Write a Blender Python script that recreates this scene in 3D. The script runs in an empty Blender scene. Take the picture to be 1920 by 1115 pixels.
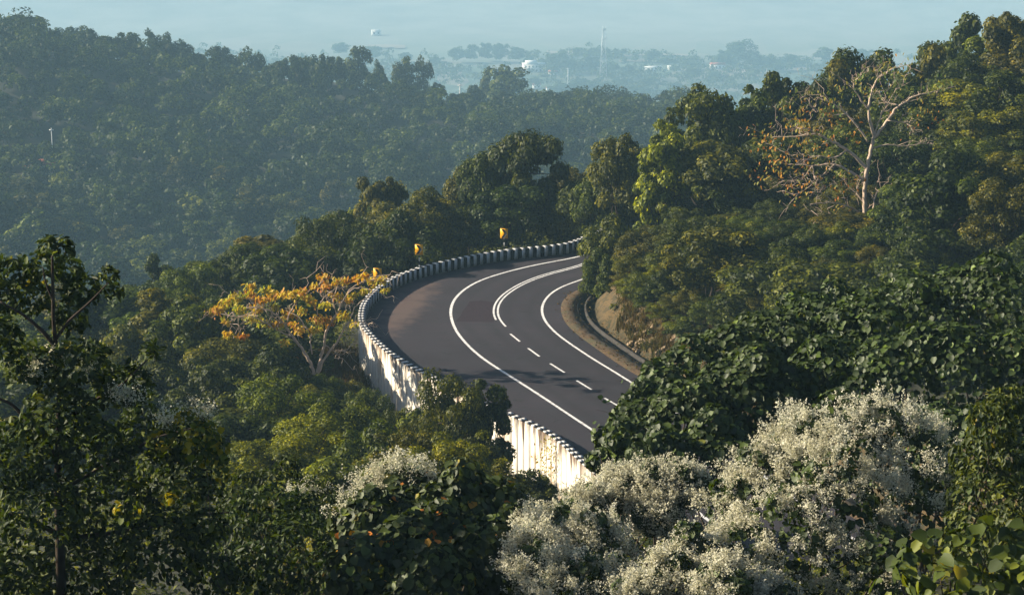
import bpy, bmesh, math
import numpy as np
from mathutils import Vector, Matrix
from mathutils.geometry import tessellate_polygon

rng = np.random.default_rng(11)
SC = bpy.context.scene
COL = SC.collection
R = math.radians

# ------------------------------------------------------------------ camera
CAM_Z, FPX, PX0, PY0 = 39.0, 3600.0, 960.0, 557.5
PITCH = math.atan((PY0 + 400.0) / FPX)
cam_d = bpy.data.cameras.new('camera')
cam_d.sensor_width = 36.0
cam_d.lens = 36.0 * FPX / 1920.0
cam_d.clip_start = 0.5
cam_d.clip_end = 30000
cam = bpy.data.objects.new('camera', cam_d)
cam.location = (0, 0, CAM_Z)
cam.rotation_euler = (math.pi / 2 - PITCH, 0, 0)
COL.objects.link(cam)
SC.camera = cam

# ------------------------------------------------------------------ sky, sun, exposure
SUN_EL, SUN_AZ = 25.0, math.degrees(math.atan2(-0.985, 0.17))      # the sun stands low to the left
w = bpy.data.worlds.new('World')
SC.world = w
w.use_nodes = True
nt = w.node_tree
bg = nt.nodes['Background']
sky = nt.nodes.new('ShaderNodeTexSky')
sky.sky_type = 'NISHITA'
sky.sun_disc = False
sky.sun_elevation = R(SUN_EL)
sky.sun_rotation = R(SUN_AZ)
nt.links.new(sky.outputs['Color'], bg.inputs['Color'])
bg.inputs['Strength'].default_value = 0.055
sd = bpy.data.lights.new('sun', 'SUN')
sd.energy = 5.0
sd.angle = R(0.6)
sd.color = (1.0, 0.87, 0.66)
sun = bpy.data.objects.new('sun', sd)
dv = Vector((-math.cos(R(SUN_EL)) * math.sin(R(SUN_AZ)), -math.cos(R(SUN_EL)) * math.cos(R(SUN_AZ)), -math.sin(R(SUN_EL))))
sun.rotation_euler = dv.to_track_quat('-Z', 'Y').to_euler()
sun.location = (-60, -20, 60)
COL.objects.link(sun)
vs = SC.view_settings
vs.view_transform = 'Standard'
vs.look = 'None'
vs.gamma = 1.0
vs.exposure = 1.15
vs.use_curve_mapping = False
cy = SC.cycles
cy.use_denoising = True
cy.max_bounces = 4
cy.diffuse_bounces = 1
cy.adaptive_threshold = 0.02
cy.glossy_bounces = 2
cy.transmission_bounces = 3
cy.transparent_max_bounces = 4
cy.volume_bounces = 1
cy.caustics_reflective = False
cy.caustics_refractive = False

# ------------------------------------------------------------------ measuring helpers
cP, sP = math.cos(PITCH), math.sin(PITCH)


def at(px, py, d):
    """World point seen at a pixel of the photograph, d metres ahead of the camera."""
    x = (px - PX0) / FPX
    y = -(py - PY0) / FPX
    t = d / (cP + y * sP)
    return np.array([x * t, d, CAM_Z + t * (-sP + y * cP)])


def onz(p, z=0.0):
    p = np.asarray(p, float)
    x = (p[:, 0] - PX0) / FPX
    y = -(p[:, 1] - PY0) / FPX
    dz = -sP + y * cP
    t = (z - CAM_Z) / dz
    return np.stack([x * t, (cP + y * sP) * t], 1)


def mpp(d):
    return d / FPX * 1.035


def resample(P, n=None, step=None):
    P = np.asarray(P, float)
    s = np.r_[0, np.cumsum(np.linalg.norm(np.diff(P, axis=0), axis=1))]
    if n is None:
        n = max(2, int(round(s[-1] / step)) + 1)
    q = np.linspace(0, s[-1], n)
    return np.stack([np.interp(q, s, P[:, k]) for k in range(P.shape[1])], 1)


def smooth(P, step=0.5, it=14):
    P = resample(P, step=step)
    for _ in range(it):
        P[1:-1] = P[1:-1] * 0.5 + (P[:-2] + P[2:]) * 0.25
    return P


def unit(a):
    return a / np.maximum(np.linalg.norm(a, axis=-1, keepdims=True), 1e-9)


def normals2(P):
    t = np.gradient(P, axis=0)
    t = unit(t)
    return np.stack([-t[:, 1], t[:, 0]], 1)


# ------------------------------------------------------------------ mesh helpers
def mk_mesh(name, V, faces, attrs=None, smooth_=False):
    me = bpy.data.meshes.new(name)
    V = np.asarray(V, np.float32)
    faces = [np.asarray(f, np.int32) for f in faces if len(f)]
    tot = sum(f.size for f in faces)
    nf = sum(len(f) for f in faces)
    me.vertices.add(len(V))
    me.vertices.foreach_set('co', V.ravel())
    me.loops.add(tot)
    me.loops.foreach_set('vertex_index', np.concatenate([f.ravel() for f in faces]))
    me.polygons.add(nf)
    lt = np.concatenate([np.full(len(f), f.shape[1], np.int32) for f in faces])
    me.polygons.foreach_set('loop_start', np.r_[0, np.cumsum(lt)[:-1]].astype(np.int32))
    me.polygons.foreach_set('loop_total', lt)
    if smooth_:
        me.polygons.foreach_set('use_smooth', np.ones(nf, bool))
    me.update(calc_edges=True)
    for k, (dom, vals) in (attrs or {}).items():
        a = me.attributes.new(k, 'FLOAT', dom)
        a.data.foreach_set('value', np.asarray(vals, np.float32))
    return me


def link(name, me, mat=None, parent=None, loc=None):
    if me is not None and mat is not None and not me.materials:
        me.materials.append(mat)
    o = bpy.data.objects.new(name, me)
    COL.objects.link(o)
    if parent is not None:
        o.parent = parent
    if loc is not None:
        o.location = loc
    return o


def tag(o, label, cat, group=None, kind=None):
    o['label'] = label
    if cat:
        o['category'] = cat
    if group:
        o['group'] = group
    if kind:
        o['kind'] = kind
    return o


def empty(name, loc=(0, 0, 0)):
    o = bpy.data.objects.new(name, None)
    o.empty_display_size = 0.2
    o.location = loc
    COL.objects.link(o)
    return o


class MB:
    def __init__(s):
        s.V, s.F, s.n = [], {}, 0

    def add(s, V, F):
        V = np.asarray(V, float)
        for f in F:
            f = np.asarray(f, int)
            if f.ndim == 1:
                f = f[None]
            s.F.setdefault(f.shape[1], []).append(f + s.n)
        s.V.append(V)
        s.n += len(V)

    def box(s, c, sx, sy, sz, rz=0.0, taper=1.0):
        v = np.array([(x * sx / 2 * (taper if z > 0 else 1), y * sy / 2 * (taper if z > 0 else 1), z * sz / 2) for z in (-1, 1) for y in (-1, 1) for x in (-1, 1)])
        ca, sa = math.cos(rz), math.sin(rz)
        v = np.stack([v[:, 0] * ca - v[:, 1] * sa, v[:, 0] * sa + v[:, 1] * ca, v[:, 2]], 1) + np.asarray(c)
        s.add(v, [np.array([(0, 2, 3, 1), (4, 5, 7, 6), (0, 1, 5, 4), (2, 6, 7, 3), (0, 4, 6, 2), (1, 3, 7, 5)])])

    def tube(s, P, r, k=6):
        P = np.asarray(P, float)
        n = len(P)
        r = np.broadcast_to(np.asarray(r, float), (n,))
        t = unit(np.gradient(P, axis=0))
        ref = np.array([0.31, 0.83, 0.46])
        a = unit(np.cross(t, ref))
        b = np.cross(t, a)
        ang = np.linspace(0, 2 * math.pi, k, endpoint=False)
        V = P[:, None] + r[:, None, None] * (np.cos(ang)[None, :, None] * a[:, None] + np.sin(ang)[None, :, None] * b[:, None])
        i = np.arange(n - 1)[:, None] * k
        j = np.arange(k)[None]
        F = np.stack([i + j, i + (j + 1) % k, i + k + (j + 1) % k, i + k + j], -1).reshape(-1, 4)
        s.add(V.reshape(-1, 3), [F, np.arange(k)[None, ::-1], (n - 1) * k + np.arange(k)[None]])

    def mesh(s, name, smooth_=False, attrs=None):
        return mk_mesh(name, np.concatenate(s.V), [np.concatenate(v) for v in s.F.values()], attrs, smooth_)

    def build(s, name, mat, parent=None, loc=None, smooth_=False):
        return link(name, s.mesh(name, smooth_), mat, parent, loc)


# leaf templates: unit length along y, normal z
TQ = (np.array([(0, -.5, 0), (.27, 0, .06), (0, .5, -.03), (-.27, 0, .06)]), [np.array([(0, 1, 2, 3)])])
TR = (np.array([(0, -.40, 0), (.34, -.42, .05), (.50, -.02, .09), (.30, .34, .03), (0, .56, -.09), (-.30, .34, .03), (-.50, -.02, .09), (-.34, -.42, .05)]),
      [np.array([(0, 1, 2, 3, 4), (0, 4, 5, 6, 7)])])
TL = (np.array([(0, -.5, 0), (.20, -.22, .06), (.23, .14, .07), (0, .52, -.10), (-.23, .14, .07), (-.20, -.22, .06)]),
      [np.array([(0, 1, 2, 3), (0, 3, 4, 5)])])
TF = (np.array([(-.5, -.5, 0), (.5, -.5, 0.1), (.5, .5, 0), (-.5, .5, .1)]), [np.array([(0, 1, 2, 3)])])


def frames(N, hint):
    N = unit(N)
    S = unit(np.cross(hint, N))
    T = np.cross(N, S)
    return S, T, N


def scatter(tmpl, C, N, hint, size, val):
    """Vectorised copies of a leaf template -> V, faces, per-face value."""
    tv, tf = tmpl
    S, T, N = frames(N, hint)
    size = np.broadcast_to(np.asarray(size, float), (len(C),))
    V = C[:, None] + size[:, None, None] * (tv[None, :, 0, None] * S[:, None] + tv[None, :, 1, None] * T[:, None] + tv[None, :, 2, None] * N[:, None])
    k = len(tv)
    F, A = [], []
    for f in tf:
        F.append((f[None] + (np.arange(len(C)) * k)[:, None, None]).reshape(-1, f.shape[1]))
        A.append(np.repeat(val, len(f)))
    return V.reshape(-1, 3), F, np.concatenate(A)


def leaf_mesh(name, batches):
    Vs, Fs, As, n = [], {}, {}, 0
    for V, F, A in batches:
        for f in F:
            Fs.setdefault(f.shape[1], []).append(f + n)
            As.setdefault(f.shape[1], []).append(A)
        Vs.append(V)
        n += len(V)
    faces = [np.concatenate(Fs[k]) for k in Fs]
    att = np.concatenate([np.concatenate(As[k]) for k in Fs])
    return mk_mesh(name, np.concatenate(Vs), faces, {'v': ('FACE', att)})


def sph(n, zmin=-1.0):
    z = rng.uniform(zmin, 1, n)
    a = rng.uniform(0, 2 * math.pi, n)
    q = np.sqrt(1 - z * z)
    return np.stack([q * np.cos(a), q * np.sin(a), z], 1)


# ------------------------------------------------------------------ materials
def new_mat(name):
    m = bpy.data.materials.new(name)
    m.use_nodes = True
    t = m.node_tree
    for n in list(t.nodes):
        if n.type != 'OUTPUT_MATERIAL':
            t.nodes.remove(n)
    return m, t, t.nodes['Material Output']


def ramp(t, stops):
    r = t.nodes.new('ShaderNodeValToRGB')
    e = r.color_ramp.elements
    while len(e) > 1:
        e.remove(e[-1])
    e[0].position, e[0].color = stops[0][0], (*stops[0][1], 1)
    for p, c in stops[1:]:
        x = e.new(p)
        x.color = (*c, 1)
    return r


def mix(t, a, b, f, blend='MIX'):
    m = t.nodes.new('ShaderNodeMix')
    m.data_type = 'RGBA'
    m.blend_type = blend
    for s, v in ((6, a), (7, b), (0, f)):
        if hasattr(v, 'links') or isinstance(v, bpy.types.NodeSocket):
            t.links.new(v, m.inputs[s])
        elif s == 0:
            m.inputs[0].default_value = v
        else:
            m.inputs[s].default_value = (*v, 1)
    return m.outputs[2]


def noise(t, scale, detail=4, rough=.55, vec=None, mscale=None):
    n = t.nodes.new('ShaderNodeTexNoise')
    n.inputs['Scale'].default_value = scale
    n.inputs['Detail'].default_value = detail
    n.inputs['Roughness'].default_value = rough
    if vec is None:
        tc = t.nodes.new('ShaderNodeTexCoord')
        vec = tc.outputs['Object']
    if mscale:
        mp = t.nodes.new('ShaderNodeMapping')
        mp.inputs['Scale'].default_value = mscale
        t.links.new(vec, mp.inputs['Vector'])
        vec = mp.outputs['Vector']
    t.links.new(vec, n.inputs['Vector'])
    return n.outputs['Fac']


def mrange(t, v, a, b, c=0., d=1.):
    m = t.nodes.new('ShaderNodeMapRange')
    t.links.new(v, m.inputs[0])
    for i, x in enumerate((a, b, c, d)):
        m.inputs[i + 1].default_value = x
    return m.outputs[0]


def leaf_mat(name, stops, trans=0.3, gloss=0.018, rough=0.55, ttint=(1.0, 1.0, 0.35)):
    m, t, out = new_mat(name)
    at_ = t.nodes.new('ShaderNodeAttribute')
    at_.attribute_name = 'v'
    rp = ramp(t, stops)
    t.links.new(at_.outputs['Fac'], rp.inputs[0])
    oi = t.nodes.new('ShaderNodeObjectInfo')
    c = mix(t, rp.outputs[0], oi.outputs['Color'], 1.0, 'MULTIPLY')
    di = t.nodes.new('ShaderNodeBsdfDiffuse')
    tr = t.nodes.new('ShaderNodeBsdfTranslucent')
    t.links.new(c, di.inputs[0])
    c2 = mix(t, c, ttint, 1.0, 'MULTIPLY')
    t.links.new(c2, tr.inputs[0])
    mx = t.nodes.new('ShaderNodeMixShader')
    mx.inputs[0].default_value = trans
    t.links.new(di.outputs[0], mx.inputs[1])
    t.links.new(tr.outputs[0], mx.inputs[2])
    last = mx.outputs[0]
    if gloss:
        gl = t.nodes.new('ShaderNodeBsdfGlossy')
        gl.inputs['Roughness'].default_value = rough
        gl.inputs[0].default_value = (0.9, 0.95, 0.9, 1)
        m2 = t.nodes.new('ShaderNodeMixShader')
        m2.inputs[0].default_value = gloss
        t.links.new(last, m2.inputs[1])
        t.links.new(gl.outputs[0], m2.inputs[2])
        last = m2.outputs[0]
    t.links.new(last, out.inputs['Surface'])
    return m


def flat_mat(name, col, rough=.8, noise_scale=None, amount=.3, metallic=0., spec=.15):
    m, t, out = new_mat(name)
    p = t.nodes.new('ShaderNodeBsdfPrincipled')
    p.inputs['Roughness'].default_value = rough
    p.inputs['Metallic'].default_value = metallic
    p.inputs['Specular IOR Level'].default_value = spec
    if noise_scale:
        n = noise(t, noise_scale)
        c = mix(t, tuple(x * (1 - amount) for x in col), tuple(min(1, x * (1 + amount)) for x in col), n)
        t.links.new(c, p.inputs['Base Color'])
    else:
        p.inputs['Base Color'].default_value = (*col, 1)
    t.links.new(p.outputs[0], out.inputs['Surface'])
    return m


M = {}
M['leaf'] = leaf_mat('broadleaf', [(0, (.013, .021, .004)), (.3, (.038, .050, .006)), (.6, (.092, .104, .009)), (.85, (.185, .185, .013)), (1, (.31, .29, .02))], trans=.45)
M['leaf_near'] = leaf_mat('near_leaf', [(0, (.014, .025, .005)), (.5, (.036, .056, .009)), (.85, (.072, .095, .014)), (.96, (.15, .17, .02)), (1, (.26, .20, .02))], trans=.38, gloss=.02)
M['leaf_vine'] = leaf_mat('vine_leaf', [(0, (.015, .027, .006)), (.6, (.038, .060, .012)), (.93, (.078, .115, .022)), (.97, (.15, .21, .025)), (1, (.28, .26, .04))], gloss=.03)
M['leaf_yellow'] = leaf_mat('autumn_leaf', [(0, (.34, .09, .02)), (.22, (.46, .19, .02)), (.5, (.52, .34, .025)), (.75, (.42, .36, .03)), (1, (.15, .21, .03))], trans=.45)
M['leaf_pale'] = leaf_mat('turning_leaf', [(0, (.45, .11, .04)), (.3, (.55, .25, .03)), (.5, (.30, .25, .05)), (1, (.11, .17, .04))], trans=.35, gloss=.01)
M['flower'] = leaf_mat('white_blossom', [(0, (.24, .23, .14)), (.32, (.56, .54, .43)), (1, (.86, .85, .75))], trans=.48, gloss=0, ttint=(1, .99, .82))
M['grass'] = leaf_mat('dry_grass', [(0, (.05, .034, .015)), (.5, (.12, .075, .03)), (1, (.10, .10, .035))], gloss=0)
M['bark'] = flat_mat('bark', (.055, .043, .034), .95, 6., .5)
M['bark_pale'] = flat_mat('pale_bark', (.48, .37, .29), .85, 5., .35)
M['pole_white'] = flat_mat('pole_white', (.72, .72, .70), .6)
M['pole_black'] = flat_mat('pole_black', (.02, .02, .022), .6)
M['sign_yellow'] = flat_mat('sign_yellow', (.90, .42, .010), .45)
M['steel'] = flat_mat('galvanised_steel', (.45, .46, .47), .45, metallic=.6)
M['concrete'] = flat_mat('drain_concrete', (.050, .046, .043), .95, 3.5, .55)
M['rock'] = flat_mat('pale_rock', (.30, .225, .15), .9, 1.6, .5)
M['house_white'] = flat_mat('house_white', (.80, .79, .76), .8, .3, .06)
M['house_cream'] = flat_mat('house_cream', (.72, .58, .42), .8, .3, .1)
M['roof_red'] = flat_mat('roof_red', (.42, .13, .08), .85, .5, .25)
M['window_dark'] = flat_mat('window_dark', (.05, .05, .055), .3)
M['field'] = flat_mat('bare_field', (.30, .27, .23), .95, .02, .2)

# whitewashed retaining wall with run-off stains
m, t, out = new_mat('stained_whitewash')
p = t.nodes.new('ShaderNodeBsdfPrincipled')
p.inputs['Roughness'].default_value = .9
ge = t.nodes.new('ShaderNodeNewGeometry')
sx = t.nodes.new('ShaderNodeSeparateXYZ')
t.links.new(ge.outputs['Position'], sx.inputs[0])
st = noise(t, 1.0, 7, .70, ge.outputs['Position'], (1.9, 1.9, .16))
st2 = noise(t, 1.0, 4, .6, ge.outputs['Position'], (.55, .55, .30))
top = mrange(t, sx.outputs[2], -2.0, .8, -.06, .26)
ad = t.nodes.new('ShaderNodeMath')
t.links.new(st, ad.inputs[0])
t.links.new(top, ad.inputs[1])
f1 = mrange(t, ad.outputs[0], .66, .80)
f2 = mrange(t, st2, .50, .68)
c = mix(t, (.72, .68, .60), (.42, .30, .19), f2)
c = mix(t, c, (.12, .080, .055), f1)
t.links.new(c, p.inputs['Base Color'])
t.links.new(p.outputs[0], out.inputs['Surface'])
M['wall'] = m

# worn block paint
def paint(name, base, dirt):
    m, t, out = new_mat(name)
    p = t.nodes.new('ShaderNodeBsdfPrincipled')
    p.inputs['Roughness'].default_value = .85
    p.inputs['Specular IOR Level'].default_value = .08
    ge = t.nodes.new('ShaderNodeNewGeometry')
    n = noise(t, 3.5, 6, .7, ge.outputs['Position'])
    f = mrange(t, n, .48, .72)
    t.links.new(mix(t, base, dirt, f), p.inputs['Base Color'])
    t.links.new(p.outputs[0], out.inputs['Surface'])
    return m


M['white'] = paint('worn_line_paint', (.72, .72, .72), (.20, .19, .20))
M['block_white'] = paint('block_white', (.56, .56, .57), (.26, .26, .25))
M['block_black'] = paint('block_black', (.006, .006, .009), (.022, .020, .020))

# asphalt
m, t, out = new_mat('asphalt')
p = t.nodes.new('ShaderNodeBsdfPrincipled')
ge = t.nodes.new('ShaderNodeNewGeometry')
pos = ge.outputs['Position']
big = noise(t, .09, 4, .55, pos)
mid = noise(t, .55, 5, .6, pos)
fine = noise(t, 14., 3, .7, pos)
c = mix(t, (.019, .016, .022), (.032, .026, .034), mrange(t, big, .38, .62))
c = mix(t, c, (.025, .024, .030), mrange(t, mid, .50, .72, 0, .7))
streak = noise(t, 1., 4, .6, pos, (.13, .9, 1.))
c = mix(t, c, (.022, .022, .028), mrange(t, streak, .52, .68, 0, .75))
c = mix(t, c, (.070, .062, .066), mrange(t, fine, .60, .85, 0, .45))
la = t.nodes.new('ShaderNodeAttribute')
la.attribute_name = 'lane'
for wp in (.85, 2.6):                      # wheel paths worn into both lanes
    sbn = t.nodes.new('ShaderNodeMath')
    sbn.operation = 'SUBTRACT'
    t.links.new(la.outputs['Fac'], sbn.inputs[0])
    sbn.inputs[1].default_value = wp
    abn = t.nodes.new('ShaderNodeMath')
    abn.operation = 'ABSOLUTE'
    t.links.new(sbn.outputs[0], abn.inputs[0])
    mul = t.nodes.new('ShaderNodeMath')
    mul.operation = 'MULTIPLY'
    t.links.new(mrange(t, abn.outputs[0], .1, .55, 1., 0.), mul.inputs[0])
    t.links.new(mrange(t, mid, .3, .7, .25, .85), mul.inputs[1])
    c = mix(t, c, (.018, .016, .021), mul.outputs[0])
crk = t.nodes.new('ShaderNodeTexVoronoi')
crk.feature = 'DISTANCE_TO_EDGE'
crk.inputs['Scale'].default_value = .35
crv = t.nodes.new('ShaderNodeVectorMath')
crv.operation = 'ADD'
crn = t.nodes.new('ShaderNodeTexNoise')
crn.inputs['Scale'].default_value = 1.2
t.links.new(pos, crn.inputs['Vector'])
t.links.new(pos, crv.inputs[0])
t.links.new(crn.outputs['Color'], crv.inputs[1])
t.links.new(crv.outputs[0], crk.inputs['Vector'])
mulc = t.nodes.new('ShaderNodeMath')
mulc.operation = 'MULTIPLY'
t.links.new(mrange(t, crk.outputs['Distance'], .006, .02, 1., 0.), mulc.inputs[0])
t.links.new(mrange(t, mid, .5, .62, 0., .8), mulc.inputs[1])
c = mix(t, c, (.012, .011, .013), mulc.outputs[0])
# dusty brown patch of tracked earth on the wide outer shoulder
sb = t.nodes.new('ShaderNodeVectorMath')
sb.operation = 'SUBTRACT'
t.links.new(pos, sb.inputs[0])
DUST = sb
mp = t.nodes.new('ShaderNodeMapping')
mp.vector_type = 'TEXTURE'
t.links.new(sb.outputs[0], mp.inputs['Vector'])
DUSTM = mp
ln = t.nodes.new('ShaderNodeVectorMath')
ln.operation = 'LENGTH'
t.links.new(mp.outputs[0], ln.inputs[0])
wob = noise(t, .8, 4, .6, pos)
ad = t.nodes.new('ShaderNodeMath')
t.links.new(ln.outputs['Value'], ad.inputs[0])
t.links.new(mrange(t, wob, .2, .8, -.5, .5), ad.inputs[1])
c = mix(t, c, (.115, .078, .066), mrange(t, ad.outputs[0], .35, 1.05, .75, 0))
t.links.new(c, p.inputs['Base Color'])
p.inputs['Roughness'].default_value = .82
p.inputs['Specular IOR Level'].default_value = .35
bp = t.nodes.new('ShaderNodeBump')
bp.inputs['Strength'].default_value = .25
bp.inputs['Distance'].default_value = .01
t.links.new(fine, bp.inputs['Height'])
t.links.new(bp.outputs[0], p.inputs['Normal'])
t.links.new(p.outputs[0], out.inputs['Surface'])
M['asphalt'] = m

# leaf litter on the verge
m, t, out = new_mat('leaf_litter')
p = t.nodes.new('ShaderNodeBsdfPrincipled')
p.inputs['Roughness'].default_value = .95
ge = t.nodes.new('ShaderNodeNewGeometry')
n = noise(t, 7., 5, .75, ge.outputs['Position'])
n2 = noise(t, .8, 3, .5, ge.outputs['Position'])
rp = ramp(t, [(.3, (.022, .017, .010)), (.5, (.075, .045, .02)), (.68, (.15, .09, .04))])
t.links.new(n, rp.inputs[0])
c = mix(t, rp.outputs[0], (.06, .065, .03), mrange(t, n2, .5, .7))
t.links.new(c, p.inputs['Base Color'])
t.links.new(p.outputs[0], out.inputs['Surface'])
M['litter'] = m

# ground
m, t, out = new_mat('ground_soil')
p = t.nodes.new('ShaderNodeBsdfPrincipled')
p.inputs['Roughness'].default_value = .97
ge = t.nodes.new('ShaderNodeNewGeometry')
pos = ge.outputs['Position']
n = noise(t, .9, 6, .7, pos)
n2 = noise(t, .12, 4, .6, pos)
c = mix(t, (.010, .013, .006), (.022, .024, .010), mrange(t, n, .35, .7))
a1 = t.nodes.new('ShaderNodeAttribute')
a1.attribute_name = 'cut'
n3 = noise(t, 1.6, 6, .75, pos)
cut = ramp(t, [(.36, (.022, .024, .008)), (.47, (.050, .036, .013)), (.56, (.105, .066, .024)), (.66, (.030, .030, .010))])
t.links.new(n3, cut.inputs[0])
c = mix(t, c, cut.outputs[0], a1.outputs['Fac'])
a2 = t.nodes.new('ShaderNodeAttribute')
a2.attribute_name = 'plain'
vo = t.nodes.new('ShaderNodeTexVoronoi')
vo.inputs['Scale'].default_value = .022
mp = t.nodes.new('ShaderNodeMapping')
mp.inputs['Scale'].default_value = (.7, .35, 1)
t.links.new(pos, mp.inputs[0])
t.links.new(mp.outputs[0], vo.inputs['Vector'])
sp = t.nodes.new('ShaderNodeSeparateColor')
t.links.new(vo.outputs['Color'], sp.inputs[0])
fr = ramp(t, [(0, (.06, .10, .06)), (.5, (.09, .13, .08)), (.8, (.14, .15, .11)), (1, (.22, .20, .17))])
t.links.new(sp.outputs[0], fr.inputs[0])
c = mix(t, c, fr.outputs[0], a2.outputs['Fac'])
sxy = t.nodes.new('ShaderNodeSeparateXYZ')
t.links.new(pos, sxy.inputs[0])
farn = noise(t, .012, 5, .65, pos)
c = mix(t, c, mix(t, (.24, .27, .26), (.31, .33, .31), mrange(t, farn, .38, .62)), mrange(t, sxy.outputs[1], 2750, 3300, 0, 1))  # far ground lightened with distance, haze put into its colour
t.links.new(c, p.inputs['Base Color'])
t.links.new(p.outputs[0], out.inputs['Surface'])
M['ground'] = m

# ------------------------------------------------------------------ road curves (measured on the photograph, laid on z = 0)
EXT_N = np.array([(14.0, 90), (21, 80), (34, 72), (56, 69), (95, 71)], float)          # hidden continuation past the near bank


EXT_F = np.array([(95, 46), (55, 43), (30, 33), (14, 20), (5, 8.5)], float)               # hidden continuation behind the spur


def line_curve(px, off_near, far_dir=(1.0, .12)):
    P = onz(px)
    return np.vstack([P[0] + EXT_F, P, EXT_N + np.asarray(off_near)])


outer_px = [(1090, 481.5), (1014, 494), (950, 509), (898, 525), (868, 543), (851, 560), (843.6, 579), (845, 596.5), (855, 622), (879, 650), (907, 674), (958.5, 706), (1014, 741.5), (1070, 779), (1133, 820), (1174, 850)]
cen_px = [(1085.5, 500), (1027, 512.5), (980, 530), (945.6, 551), (930.5, 568.5), (927.5, 581), (930.5, 600), (945.6, 613.7), (974.4, 640), (1011.4, 668), (1058.3, 698), (1109, 730), (1160, 761)]
inner_px = [(1099.6, 522), (1066, 531), (1040, 542.7), (1023, 557.7), (1014.4, 575), (1015.3, 590), (1023, 605), (1044.5, 627.4), (1074.7, 648), (1113.4, 674), (1156.5, 699), (1182, 716), (1217, 737)]
asph_px = [(1100, 537.5), (1071, 547), (1056, 560), (1049.5, 573), (1051.6, 586), (1057, 603), (1071, 618), (1090, 633.4), (1120.5, 655), (1150.6, 676.5), (1172, 690.5), (1200, 706.6), (1250, 739)]
wall_px = [(1062, 458), (1010, 462), (945.6, 468), (898, 476), (855, 484.6), (817, 492.5), (786.8, 500.7), (760.4, 510), (737.8, 519), (727.8, 525), (715, 534), (701.4, 544.7), (689, 557), (680, 573), (676.5, 590), (678, 606), (687.4, 618.3), (699.6, 631), (711.8, 644), (727, 657), (745.4, 670), (763.7, 680.8), (782, 690), (798.7, 699), (850, 725), (900, 749), (949, 772), (971, 781), (991, 789), (1012, 798.7), (1027.6, 807), (1039.8, 815), (1052, 825), (1062.6, 834), (1076, 846), (1088.5, 858), (1099, 869.6)]
WH = .86
C_out = smooth(line_curve(outer_px, (0, 0)), .5, 20)
C_cen = smooth(line_curve(cen_px, (2.2, 3.0)), .5, 20)
C_inn = smooth(line_curve(inner_px, (4.2, 6.2)), .5, 20)
C_asp = smooth(line_curve(asph_px, (5.4, 7.8)), .5, 16)
Wp = onz(wall_px, WH)
C_wall = smooth(np.vstack([Wp[0] + EXT_F, Wp, EXT_N + [-2.0, -2.8]]), .5, 12)
nW = normals2(C_wall)
if np.mean(np.sum(nW * (C_out[len(C_out) // 2] - C_wall), axis=1)) < 0:
    nW = -nW
# nW points to the road side of the wall
nA = normals2(C_asp)
if np.sum(nA[len(nA) // 2] * (C_cen[len(C_cen) // 2] - C_asp[len(C_asp) // 2])) > 0:
    nA = -nA
# nA points away from the road, to the cut slope
ROAD_OUT = C_wall + nW * .24
ROAD_POLY = np.vstack([ROAD_OUT, C_asp[::-1]])
WALL_C = np.vstack([C_wall[::3], C_wall[-1:]])
ASP_C = np.vstack([C_asp[::3], C_asp[-1:]])
POLY_C = np.vstack([ROAD_OUT[::3], C_asp[::-3]])


def seg_dist(P, C):
    out = np.full(len(P), 1e9)
    A, B = C[:-1], C[1:]
    AB = B - A
    L2 = np.maximum((AB ** 2).sum(1), 1e-9)
    for i in range(0, len(P), 4000):
        q = P[i:i + 4000]
        tt = np.clip(((q[:, None] - A[None]) * AB[None]).sum(2) / L2, 0, 1)
        d = np.linalg.norm(q[:, None] - (A[None] + tt[..., None] * AB[None]), axis=2)
        out[i:i + 4000] = d.min(1)
    return out


def inside(P, poly):
    x, y = P[:, 0], P[:, 1]
    r = np.zeros(len(P), bool)
    x0, y0 = poly[-1]
    for x1, y1 in poly:
        c = ((y1 > y) != (y0 > y))
        if c.any():
            r ^= c & (x < (x0 - x1) * (y - y1) / (y0 - y1 + 1e-12) + x1)
        x0, y0 = x1, y1
    return r


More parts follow.
